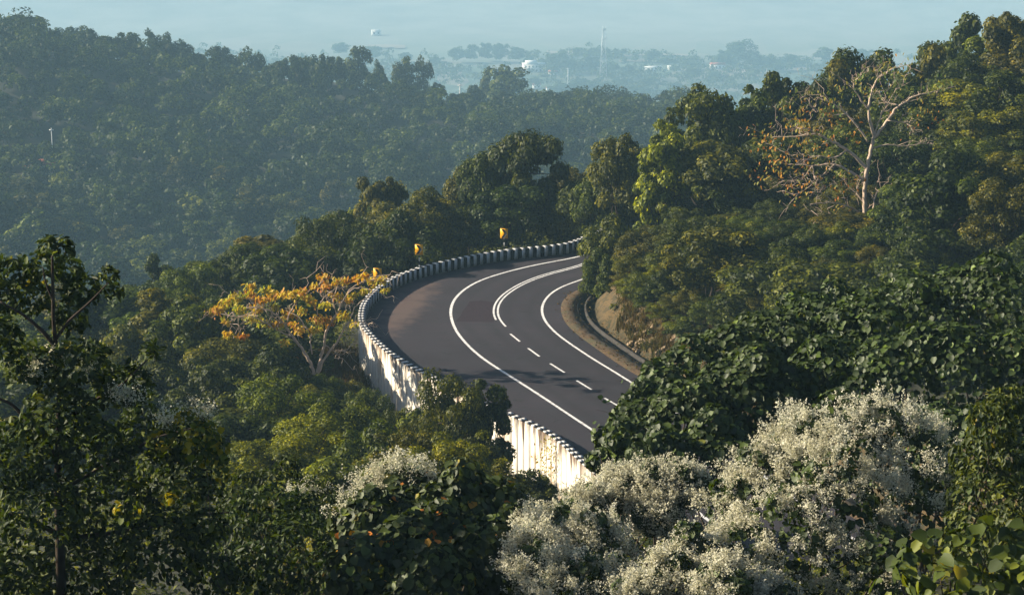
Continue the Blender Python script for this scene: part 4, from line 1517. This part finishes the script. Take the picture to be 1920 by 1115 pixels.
h_ = dd * .4 + np.array([0, 0, -.5]) + rng.normal(0, .6, P.shape)
leaf_parts(r_, P, N, h_, .155 * rng.uniform(.6, 1.3, n), rng.uniform(0, .97, n), TL, M['leaf_near'], tint=(.95, 1.0, .75), pick=(P[:, 2] > at(0, 640, 30)[2]) * .5)
loc = np.array(r_.location)
mb = MB()


def limb(mb, pl, d, r0, r1, loc, k=7, jit=.0, dd=0., twigs=0):
    Q = np.array([at(q[0], q[1], d + (q[2] if len(q) > 2 else dd)) for q in pl])
    Q = smooth(Q, .06 * d / 30, 3)
    Q[1:-1] += rng.normal(0, jit, Q[1:-1].shape)
    mb.tube(Q - loc, np.linspace(r0, r1, len(Q)), k)
    for _ in range(twigs):
        i = rng.integers(len(Q) // 3, len(Q))
        L = rng.uniform(.5, 1.9)
        dirv = unit(Q[min(i + 2, len(Q) - 1)] - Q[max(i - 2, 0)])
        e = Q[i] + (dirv * .6 + rng.normal(0, .55, 3) + [0, 0, .15]) * L
        tw_ = wiggle(Q[i], e, 6, .07)
        mb.tube(tw_ - loc, np.linspace(.026, .008, 6), 4)
        for _k in range(2):
            j = rng.integers(2, 5)
            mb.tube(wiggle(tw_[j], tw_[j] + (dirv * .3 + rng.normal(0, .5, 3)) * L * .5, 4, .07) - loc, np.linspace(.015, .006, 4), 4)
    return Q


limb(mb, [(112, 1500), (112, 1300), (115, 1115), (108, 900), (112, 720), (100, 600), (98, 480)], D1, .13, .02, loc)
limb(mb, [(105, 860), (85, 820), (55, 790), (20, 755), (-20, 740)], D1, .05, .02, loc)
limb(mb, [(105, 650), (80, 620), (45, 590), (0, 565)], D1, .04, .015, loc)
limb(mb, [(102, 640), (130, 600), (170, 565), (203, 530)], D1, .03, .01, loc)
limb(mb, [(108, 1000), (60, 975), (10, 960)], D1, .05, .02, loc)
limb(mb, [(112, 1010), (200, 1000), (300, 985), (370, 965), (430, 960)], D1, .045, .012, loc)
limb(mb, [(115, 800), (160, 760), (230, 720), (285, 665)], D1, .04, .01, loc)
limb(mb, [(112, 920), (200, 870), (290, 820), (370, 800)], D1, .04, .01, loc)
limb(mb, [(98, 560), (85, 530), (80, 500)], D1, .02, .008, loc)
mb.build('trunk', M['bark'], r_, None, True)
r_ = root_at('flowering_creeper', 150, 690, 29.3, 'dull white flower tufts draped over the big left tree', 'creeper', 'small flower tufts')
blossoms(r_, [(120, 680, 29.6, 22), (170, 700, 29.6, 26), (235, 755, 29.6, 24), (60, 705, 29.6, 18)], 22, 5, 12)
r_ = root_at('flowering_creeper', 330, 785, 29.0, 'two bright white flower tufts on the sunlit right side of the left tree', 'creeper', 'small flower tufts')
blossoms(r_, [(310, 785, 29, 16), (374, 772, 29, 16)], 10, 7, 14)
# creeper on the left tree's edge, sunlight put into its yellow leaf colour
r_ = root_at('climbing_vine', 380, 860, 29, 'creeper in sunlit yellow green hanging from the right side of the left tree', 'vine')
lst = [(350, 800, 29, 34), (385, 820, 29, 34), (410, 850, 29, 24), (415, 890, 29, 16), (370, 850, 28.8, 30), (300, 830, 28.8, 26), (335, 930, 28.8, 30), (240, 960, 28.6, 26)]
P, N, h_, s_, v_, _d = mound(lst, 420, .105, back=.4, jit=.6)
leaf_parts(r_, P, N, h_, s_, np.clip(v_ + .3, 0, 1), TR, M['leaf_near'], tint=(1.35, 1.35, .7))
stems(r_, lst[:4], .012)

# --- yellow autumn tree beside the wall
DY = 127.
def zy(x, y):
    return 360 + x / 3.98, 480 + y / 3.98


base = at(*zy(925, 915), DY)
r_ = empty('autumn_tree', (base[0], base[1], min(base[2], terr(base[0], base[1]))))
tag(r_, 'spreading tree with yellow and orange leaves beside the white wall', 'tree')
loc = np.array(r_.location)
mb = MB()
LIMBS = [([(925, 1000), (922, 900), (890, 800), (830, 700), (745, 590), (690, 510), (600, 410), (500, 382), (400, 385)], .17, .04), ([(745, 600), (640, 560), (560, 500), (480, 460), (420, 440)], .07, .02), ([(500, 382), (420, 430), (345, 460), (250, 440), (170, 420)], .05, .015), ([(345, 460), (340, 520), (350, 570)], .03, .01),
         ([(925, 1000), (930, 880), (960, 770), (990, 640), (997, 560), (1060, 470), (1100, 380), (1160, 270), (1210, 235), (1290, 235)], .16, .03), ([(1060, 470), (1085, 410), (1050, 350), (960, 335)], .05, .015), ([(920, 460), (945, 380), (960, 330), (1050, 245), (1140, 230), (1180, 250)], .05, .015), ([(925, 1000), (935, 890), (1000, 740), (1080, 640), (1150, 520), (1210, 420), (1200, 380), (1290, 320), (1380, 250)], .12, .02),
         ([(1150, 520), (1190, 485), (1270, 480), (1330, 510), (1340, 550)], .05, .015), ([(895, 730), (880, 580), (820, 470), (760, 430), (700, 400)], .07, .02), ([(690, 510), (640, 480), (560, 430)], .04, .015), ([(990, 660), (1050, 700), (1100, 750)], .04, .012), ([(600, 410), (560, 350), (480, 320), (400, 320), (330, 310)], .05, .012), ([(700, 520), (720, 440), (770, 350), (830, 290)], .05, .012), ([(1160, 270), (1230, 200), (1330, 180), (1420, 190)], .04, .012)]
for pl, a, b in LIMBS:
    off = 0 if a > .11 else rng.uniform(-1.5, 1.5)
    Q = [(*zy(*q), off * i_ / len(pl)) for i_, q in enumerate(pl)]
    limb(mb, Q, DY, a * .85, b, loc, 6, .03, 0., 7)
mb.build('trunk', M['bark_pale'], r_, None, True)
CL = [(130, 430, 40), (190, 400, 50), (260, 350, 50), (340, 310, 55), (350, 400, 50), (440, 230, 40), (430, 290, 50), (520, 330, 50), (560, 260, 45), (610, 300, 50), (690, 290, 45), (760, 290, 50), (830, 270, 45), (860, 310, 40), (910, 230, 30), (980, 160, 45), (1000, 230, 50), (1080, 190, 45), (1150, 190, 45), (1230, 170, 45), (1300, 150, 45), (1350, 190, 50), (1420, 180, 45), (1300, 260, 40), (1200, 300, 40), (720, 440, 45), (750, 510, 40), (820, 410, 40), (640, 510, 50), (270, 590, 40), (380, 600, 40), (440, 470, 50), (530, 500, 45), (920, 480, 45), (920, 550, 40), (1000, 480, 60), (800, 560, 50), (690, 650, 35), (770, 740, 30), (850, 720, 18), (1130, 450, 50), (1220, 510, 35), (990, 370, 45), (250, 490, 35), (620, 380, 40), (1440, 260, 30), (1170, 330, 30), (900, 350, 40), (1080, 300, 45), (480, 400, 45)]
lst = [(*zy(a, b), DY + rng.uniform(-2.0, 2.0), c / 3.98) for a, b, c in CL]
C, rr = spheres(lst)
n = 2300
k = rng.choice(len(rr), n, p=rr ** 2 / (rr ** 2).sum())
P = C[k] + rng.normal(0, .42, (n, 3)) * rr[k][:, None] * np.array([1.35, 1.2, .75])
cv = rng.beta(2, 1.6, len(rr))
left_ = np.clip((900 - np.array([c[0] for c in CL])) / 1500, -.3, .3)
leaf_parts(r_, P, rng.normal(0, .6, P.shape) + [-.3, -.3, .5], rng.normal(0, .35, P.shape) + [0, 0, -1], .34 * rng.uniform(.6, 1.25, n), np.clip(.6 * cv[k] + .55 * rng.uniform(0, 1, n) - .08, 0, 1), TL, M['leaf_yellow'], tint=(1.2, 1.25, 1.0))

# low turning saplings left of the autumn tree foot
r_ = empty('sapling', at(*zy(600, 900), 122))
r_.location.z = terr(r_.location.x, r_.location.y)
tag(r_, 'small yellow green sapling below the autumn tree', 'sapling')
lst = [(*zy(a, b), 122 + rng.uniform(-.6, .6), c / 3.98) for a, b, c in ((500, 800, 40), (560, 820, 45), (620, 840, 45), (650, 880, 25), (610, 980, 25), (680, 860, 30), (540, 760, 30), (590, 1050, 25))]
stems(r_, lst, .03, 'bark_pale')
C, rr = spheres(lst)
n = 190
k = rng.choice(len(rr), n)
P = C[k] + rng.normal(0, .5, (n, 3)) * rr[k][:, None]
leaf_parts(r_, P, rng.normal(0, .6, P.shape) + [-.2, -.2, .5], rng.normal(0, .4, P.shape) + [0, 0, -1], .30 * rng.uniform(.6, 1.2, n), rng.uniform(.3, 1, n), TL, M['leaf_yellow'], tint=(.75, .9, .8))

# --- pale branched tree on the spur
DP = 147.
def zp(x, y):
    return 1200 + x / 2.478, y / 2.478


base = at(*zp(1045, 1010), DP)
gz_ = terr(base[0], base[1])
r_ = empty('bare_branched_tree', (base[0], base[1], min(gz_, base[2])))
tag(r_, 'tree with pale bare branches and sparse orange leaves on the wooded spur', 'tree')
loc = np.array(r_.location)
mb = MB()
limb(mb, [(*zp(1045, 1250), 0), (*zp(1045, 1000), 0), (*zp(1045, 900), 0), (*zp(1055, 780), 0), (*zp(1075, 690), 0), (*zp(1090, 630), 0)], DP, .24, .13, loc, 7, .02)
for pl, a, b in (([(1090, 630), (1060, 540), (1070, 430), (1100, 370), (1160, 320), (1240, 300)], .11, .02), ([(1060, 510), (1010, 440), (980, 390), (1040, 340)], .06, .02), ([(1090, 640), (1150, 560), (1200, 490), (1290, 440), (1400, 420), (1470, 400)], .11, .02), ([(1200, 490), (1160, 485), (1120, 460)], .05, .02), ([(1060, 790), (980, 710), (900, 660), (820, 620), (720, 635), (610, 640)], .12, .02),
                 ([(1060, 660), (1000, 570), (960, 530), (900, 480), (840, 460)], .08, .02), ([(1045, 840), (980, 800), (910, 760), (800, 770), (690, 765)], .10, .02), ([(800, 770), (810, 830), (825, 880)], .05, .015), ([(800, 770), (760, 830), (710, 860)], .04, .012), ([(1060, 960), (1000, 900), (1015, 850)], .07, .02), ([(1050, 1010), (980, 960), (900, 940), (790, 950)], .07, .02), ([(1080, 1000), (1090, 930), (1100, 880), (1150, 870)], .07, .02),
                 ([(1080, 690), (1150, 670), (1200, 680), (1350, 665)], .06, .015), ([(1060, 1020), (980, 1030), (900, 1025), (820, 1020)], .05, .015), ([(960, 700), (900, 740), (830, 720), (740, 750), (690, 720)], .05, .012), ([(960, 530), (880, 540), (800, 500), (750, 470)], .04, .012), ([(1090, 640), (1110, 560), (1160, 460), (1200, 400)], .05, .015), ([(820, 620), (760, 590), (700, 600)], .04, .012), ([(1150, 560), (1230, 570), (1290, 600)], .04, .012), ([(910, 760), (850, 810), (800, 860), (730, 900)], .04, .012)):
    off = rng.uniform(-2.5, 1.0)
    limb(mb, [(*zp(*q), off * i_ / len(pl)) for i_, q in enumerate(pl)], DP, a * 1.3, b * 1.3, loc, 5, .03, 0., 9)
mb.build('trunk', M['bark_pale'], r_, None, True)
CL = [(530, 630), (580, 625), (720, 600), (770, 595), (680, 780), (600, 680), (650, 700), (780, 690), (830, 480), (900, 480), (750, 460), (850, 450), (950, 440), (1000, 420), (1100, 330), (1200, 340), (1330, 410), (1400, 400), (860, 860), (930, 860), (800, 850), (730, 880), (700, 900), (570, 830), (920, 980), (980, 850), (970, 1030), (840, 720), (900, 580), (950, 620), (880, 540), (1100, 450), (1180, 430), (1250, 560), (1330, 520), (1400, 560), (640, 760), (600, 740), (760, 660), (1020, 380), (1060, 400), (1150, 300), (1000, 620), (700, 520), (760, 520), (1280, 500), (860, 640), (720, 800), (780, 780), (900, 1040)]
lst = [(*zp(a, b), DP - rng.uniform(0, 2.0), 16) for a, b in CL]
C, rr = spheres(lst)
n = 1250
k = rng.choice(len(rr), n)
P = C[k] + rng.normal(0, .55, (n, 3))
hv = np.array([b for a, b in CL])[k]
leaf_parts(r_, P, rng.normal(0, .6, P.shape) + [-.3, -.3, .4], rng.normal(0, .4, P.shape) + [0, 0, -1], .32 * rng.uniform(.6, 1.2, n), np.clip(rng.uniform(0, 1, n) * .8 + .12 + (hv < 520) * .3, 0, 1), TL, M['leaf_pale'])

# --- small climber on the near wall, grass by the wall, branch on the road
wx = onz([(1025, 870)], -1.)[0]
r_ = empty('wall_climber', (wx[0] - .2, wx[1] - .9, terr(wx[0] - .2, wx[1] - .9)))
tag(r_, 'small yellow climbing plant growing up the near white wall', 'climber')
lst = [(1022 + rng.uniform(-6, 10), y_, wx[1] - .8, 9) for y_ in np.linspace(830, 905, 9)]
C, rr = spheres(lst)
n = 260
k = rng.choice(len(rr), n)
P = C[k] + rng.normal(0, .28, (n, 3))
stems(r_, lst, .015)
leaf_parts(r_, P, rng.normal(0, .6, P.shape) + [-.5, -.5, .2], rng.normal(0, .4, P.shape) + [0, 0, -1], .16 * rng.uniform(.6, 1.3, n), rng.uniform(.3, 1, n), TL, M['leaf_yellow'], tint=(.8, .85, .8), maxn=40)
gp = []
while len(gp) < 420:
    px, py = rng.uniform(600, 690), rng.uniform(610, 720)
    d_ = rng.uniform(126, 140)
    p = at(px, py, d_)
    gp.append((p[0], p[1]))
gp = np.array(gp)
gp = gp[(~inside(gp, POLY_C)) & (seg_dist(gp, WALL_C) > .6)]
gzz = terr_all(gp)[0]
cid = np.repeat(np.arange(len(gp)), 26)
Pg = np.c_[gp, gzz][cid] + rng.normal(0, .25, (len(cid), 3)) * [1, 1, .2] + [0, 0, .6]
BLADE = (np.array([(-.03, -.5, 0), (.03, -.5, 0), (.01, .5, .1), (-.01, .5, .1)]), [np.array([(0, 1, 2, 3)])])
# tufts over the earth bank
tq = np.stack([rng.uniform(8, 24, 5000), rng.uniform(110, 152, 5000)], 1)
da_ = seg_dist(tq, ASP_C)
tq = tq[(~inside(tq, POLY_C)) & (da_ > 2.5) & (da_ < 8)][:1000]
tz = terr_all(tq)[0]
tc = np.repeat(np.arange(len(tq)), 18)
tz_ = rng.uniform(.3, .9, len(tq))
Pt = np.c_[tq, tz][tc] + rng.normal(0, .16, (len(tc), 3)) * [1, 1, .2]
Pt[:, 2] += tz_[tc] * .35
tm = leaf_mesh('bank_grass', [scatter((BLADE[0] * [1.6, 1, 1], BLADE[1]), Pt, rng.normal(0, 1, Pt.shape) * [1, 1, .2], rng.normal(0, .45, Pt.shape) + [0, 0, 1], tz_[tc] * rng.uniform(.7, 1.3, len(tc)), np.clip(rng.uniform(0, .7, len(tq))[tc] + rng.uniform(0, .4, len(tc)), 0, 1))])
bg_ = link('bank_grass', tm, M['grass'])
bg_['kind'] = 'stuff'
bg_['label'] = 'dry grass tufts on the earth bank inside the bend'
bg_.color = (.8, .85, .7, 1)
gm = leaf_mesh('dry_grass', [scatter((np.array([(-.03, -.5, 0), (.03, -.5, 0), (.01, .5, .1), (-.01, .5, .1)]), [np.array([(0, 1, 2, 3)])]), Pg, rng.normal(0, 1, Pg.shape) * [1, 1, .15], rng.normal(0, .22, Pg.shape) + [0, 0, 1], rng.uniform(.9, 1.8, len(Pg)), rng.uniform(0, 1, len(Pg)))])
gr = link('dry_grass', gm, M['grass'])
gr['kind'] = 'stuff'
gr['label'] = 'tall dry grass at the foot of the wall'

# --- pale rocks in the earth bank
def rock(px, py, d_px, sx_, sy_, sz_, rot, label):
    # find where the ray meets the ground
    dlo = None
    for d in np.arange(112, 160, .25):
        p = at(px, py, d)
        if p[2] < terr(p[0], p[1]):
            dlo = p
            break
    if dlo is None:
        dlo = at(px, py, 135)
    bm = bmesh.new()
    for q in range(26):
        v = rng.uniform(-1, 1, 3)
        v /= max(.75, np.abs(v).max())
        bm.verts.new(v * np.array([sx_, sy_, sz_]) * rng.uniform(.75, 1.05))
    bmesh.ops.convex_hull(bm, input=bm.verts)
    me = bpy.data.meshes.new('rock')
    bm.to_mesh(me)
    bm.free()
    o = link('rock', me, M['rock'])
    o.location = dlo
    o.rotation_euler = rot
    tag(o, label, 'rock', 'pale rocks in the earth bank')


for q, (a_, b_) in enumerate(((1184, 660), (1191, 652), (1199, 645), (1206, 637), (1212, 629), (1218, 621), (1224, 613), (1208, 645), (1200, 655))):
    rock(a_ + rng.uniform(-2, 2), b_ + rng.uniform(-2, 2), 0, rng.uniform(.26, .42), rng.uniform(.22, .32), rng.uniform(.16, .26), (rng.uniform(-.4, .4), -.75 + rng.uniform(-.2, .2), rng.uniform(-.3, .5)), 'angular chunk of the slanting pale rock ledge in the earth bank')
rock(1196, 624, 0, .30, .22, .16, (.2, -.5, .3), 'small pale rock above the slanting ledge')
rock(1183, 643, 0, .34, .22, .15, (.1, -.6, .2), 'small pale rock left of the slanting ledge')
rock(1222, 690, 0, .38, .3, .36, (.1, -.3, .2), 'upright pale rock by the vine at the bank foot')
for a_, b_ in ((1238, 662), (1246, 652), (1254, 645), (1263, 637), (1270, 630)):
    rock(a_, b_, 0, rng.uniform(.28, .45), .28, rng.uniform(.18, .28), (.1, -.6, rng.uniform(0, .5)), 'tan rock chunk half under shrubs at the right of the bank')
# fallen leaves over the verge and along the drain
k_ = rng.integers(0, len(C_asp), 5200)
off = rng.uniform(-.25, 2.6, len(k_))
zl = np.where(off < 0, .012, np.where(off < 1.3, .15, np.where(off < 1.84, -.5, .26)))
Pl = np.c_[C_asp[k_] + nA[k_] * off[:, None] + rng.normal(0, .2, (len(k_), 2)), zl]
km = (Pl[:, 1] > 112) & (Pl[:, 1] < 158)
Pl = Pl[km]
lm = leaf_mesh('leaf_litter', [scatter(TL, Pl, rng.normal(0, .5, Pl.shape) + [0, 0, 1], rng.normal(0, 1, Pl.shape), rng.uniform(.10, .26, len(Pl)), rng.uniform(0, 1, len(Pl)))])
ll = link('leaf_litter', lm, M['grass'])
ll['kind'] = 'stuff'
ll['label'] = 'fallen brown leaves along the inner verge and drain'

# ------------------------------------------------------------------ village on the plain
def plain_pt(px, d):
    x = (px - PX0) / FPX * d * 1.03
    return x, d, float(base_z(np.array([[x, d]]))[0])


def house(px, d, wd, dp, ht, mat, roof, label, tier=False, storeys=2, rz=.15):
    if d < 1000:
        x, y, z = plain_pt(px, d)
    else:
        x, y, z = plain_at(px, d - 1000)
        k_ = mpp(y)
        wd, dp, ht = wd * k_, dp * k_, ht * k_
    root = empty('village_house', (x, y, z))
    root.rotation_euler = (0, 0, rz)
    tag(root, label, 'house')
    mb = MB()
    mb.box((0, 0, ht / 2 - 1), wd, dp, ht + 2)
    mb.build('wall', M[mat], root)
    if tier:
        mb = MB()
        mb.box((wd * -.12, 0, ht + 2.2), wd * .5, dp * .8, 4.4)
        mb.build('upper_storey', M[mat], root)
    mb = MB()
    if roof == 'flat':
        mb.box((0, 0, ht + .35), wd + 1.2, dp + 1.2, .6)
        mb.build('roof', M[mat], root)
    else:
        w2, d2_ = wd / 2 + .8, dp / 2 + .8
        h2 = dp * .28
        V = np.array([(-w2, -d2_, ht), (w2, -d2_, ht), (w2, d2_, ht), (-w2, d2_, ht), (-w2, 0, ht + h2), (w2, 0, ht + h2)])
        mb.add(V, [np.array([(0, 1, 5, 4), (2, 3, 4, 5), (0, 3, 2, 1)]), np.array([(0, 4, 3), (1, 2, 5)])])
        mb.build('roof', M[roof], root)
    nw = max(2, int(wd / 5))
    for st_ in range(storeys):
        for q in range(nw):
            mb = MB()
            mb.box((-wd / 2 + (q + .5) * wd / nw, -dp / 2 - .02, ht * (st_ + .5) / storeys), wd / nw * .42, .12, ht / storeys * .45)
            mb.build('window', M['window_dark'], root)
    return root


# (beyond 1000 the second number is 1000 + the photo row of the foot, and sizes are in photo pixels)
house(1001, 1134, 40, 22, 14, 'house_white', 'flat', 'white two tiered building in the hazy village', True)
house(1117, 1126, 24, 14, 11, 'house_cream', 'flat', 'cream and orange building left of the lattice tower')
house(1098, 1124, 11, 10, 9, 'house_white', 'flat', 'small white house between the white building and the tower')
house(1037, 1140, 15, 10, 5, 'house_white', 'roof_red', 'red roofed house below the white building', storeys=1)
house(1006, 1166, 14, 10, 7, 'house_white', 'roof_red', 'white and red house just above the hazy wood', storeys=1)
house(1028, 1170, 7, 6, 5, 'house_white', 'roof_red', 'tiny red roofed hut beside the white and red house', storeys=1)
house(1225, 1132, 30, 10, 6, 'house_white', 'flat', 'long low white building right of the tower', storeys=1)
house(1258, 1132, 11, 9, 7, 'house_white', 'flat', 'small white house at the end of the long low building', storeys=1)
house(1345, 1130, 26, 12, 9, 'house_white', 'roof_red', 'pale house beside the big hazy tree on the plain', storeys=1)
house(705, 1066, 16, 10, 8, 'house_white', 'flat', 'faint white house far out at the upper middle', storeys=1)
house(728, 1152, 10, 8, 8, 'house_white', 'flat', 'small white house between the ridge trees', storeys=1)
house(1148, 905, 9, 6, 3, 'house_cream', 'roof_red', 'red tin roofed shed in the hazy wood', storeys=1)
house(88, 560, 7, 5, 2.6, 'house_cream', 'roof_red', 'reddish shed on the misty hillside at the left', storeys=1)
# fields
for px0, px1, q0, q1, lab in ((1025, 1130, 106, 97, 'bare field behind the white building'), (1160, 1290, 107, 103, 'long pale field right of the tower'), (1160, 1215, 118, 113, 'small pale field beside the tower'), (690, 760, 92, 86, 'faint bare field at the upper middle'), (1320, 1450, 146, 130, 'brown field below the big hazy tree'), (1470, 1560, 134, 128, 'faint field left of the spur skyline')):
    V = np.array([plain_at(a_, q_ + rng.uniform(-.8, .8)) for q_ in (q0, q1) for a_ in np.linspace(px0, px1, 9)])
    V[:, 2] += 1.5
    F = [(i_, i_ + 1, i_ + 10, i_ + 9) for i_ in range(8)]
    o = link('field', mk_mesh('field', V, [np.array(F)]), M['field'])
    o['kind'] = 'structure'
    o['label'] = lab

# lattice tower
x, y, z = plain_at(1131, 152)
tw = empty('lattice_tower', (x, y, z))
tag(tw, 'tall steel lattice mobile phone tower standing in the hazy village', 'tower')
HT, B0, B1 = 74., 5.2, 1.3
mb = MB()
for sx_, sy_ in ((-1, -1), (1, -1), (1, 1), (-1, 1)):
    mbl = MB()
    mbl.tube([(sx_ * B0, sy_ * B0, -2), (sx_ * B1, sy_ * B1, HT)], [.42, .30], 5)
    mbl.build('leg', M['steel'], tw)
for q in range(10):
    z0, z1 = HT * q / 10, HT * (q + 1) / 10
    b0, b1 = B0 + (B1 - B0) * q / 10, B0 + (B1 - B0) * (q + 1) / 10
    for a in range(4):
        c0 = [(-1, -1), (1, -1), (1, 1), (-1, 1)][a]
        c1 = [(-1, -1), (1, -1), (1, 1), (-1, 1)][(a + 1) % 4]
        mb.tube([(c0[0] * b0, c0[1] * b0, z0), (c1[0] * b1, c1[1] * b1, z1)], .2, 4)
        mb.tube([(c1[0] * b0, c1[1] * b0, z0), (c0[0] * b1, c0[1] * b1, z1)], .2, 4)
        mb.tube([(c0[0] * b1, c0[1] * b1, z1), (c1[0] * b1, c1[1] * b1, z1)], .2, 4)
o = mb.build('bracing', M['steel'], tw)
for q, (zz, rr_) in enumerate(((HT * .80, 3.4), (HT * .97, 2.6))):
    mb = MB()
    mb.box((0, 0, zz), rr_ * 2, rr_ * 2, .4)
    pl_ = mb.build('platform', M['steel'], tw)
    for a in range(3):
        mb = MB()
        mb.box((math.cos(a * 2.1) * rr_, math.sin(a * 2.1) * rr_, zz + 2.0), .8, .8, 4.2)
        mb.build('antenna', M['house_white'], pl_)
# poles
for px, py0, py1, d, lab in ((1065, 128, 166, 1500, 'tall lamp pole below the lattice tower'), (96, 240, 285, 560, 'thin pole beside the reddish shed'), (1105, 210, 226, 905, 'short pole left of the red tin roofed shed'), (1182, 196, 226, 905, 'short pole right of the red tin roofed shed'), (862, 158, 176, 905, 'thin pole at the right end of the misty ridge')):
    if d > 1000:
        d = plain_at(px, py1)[1]
    p0, p1 = at(px, py0, d), at(px, py1, d)
    zb = min(p1[2], base_z(np.array([p0[:2]]))[0])
    po = empty('utility_pole', (p0[0], p0[1], zb))
    tag(po, lab, 'pole')
    mb = MB()
    hh = p0[2] - zb
    mb.tube([(0, 0, -.5), (0, 0, hh)], [.16 * d / 560, .12 * d / 560], 6)
    mb.build('shaft', M['pole_white'], po)
    mb = MB()
    mb.box((0, 0, hh - .6), 1.6 * d / 700, .15, .3)
    mb.build('crossarm', M['pole_white'], po)

# ------------------------------------------------------------------ haze
mb = MB()
mb.box((0, 1500, (-372 + 62) / 2), 21000, 18000, 62 + 372)
m, t, out = new_mat('haze_air')
pv = t.nodes.new('ShaderNodeVolumePrincipled')
pv.inputs['Color'].default_value = (.44, .75, 1.0, 1)
pv.inputs['Density'].default_value = .00027
pv.inputs['Anisotropy'].default_value = 0.0
t.links.new(pv.outputs[0], out.inputs['Volume'])
hz = mb.build('haze', m)
hz['kind'] = 'stuff'
hz['label'] = 'pale blue haze filling the valley air'
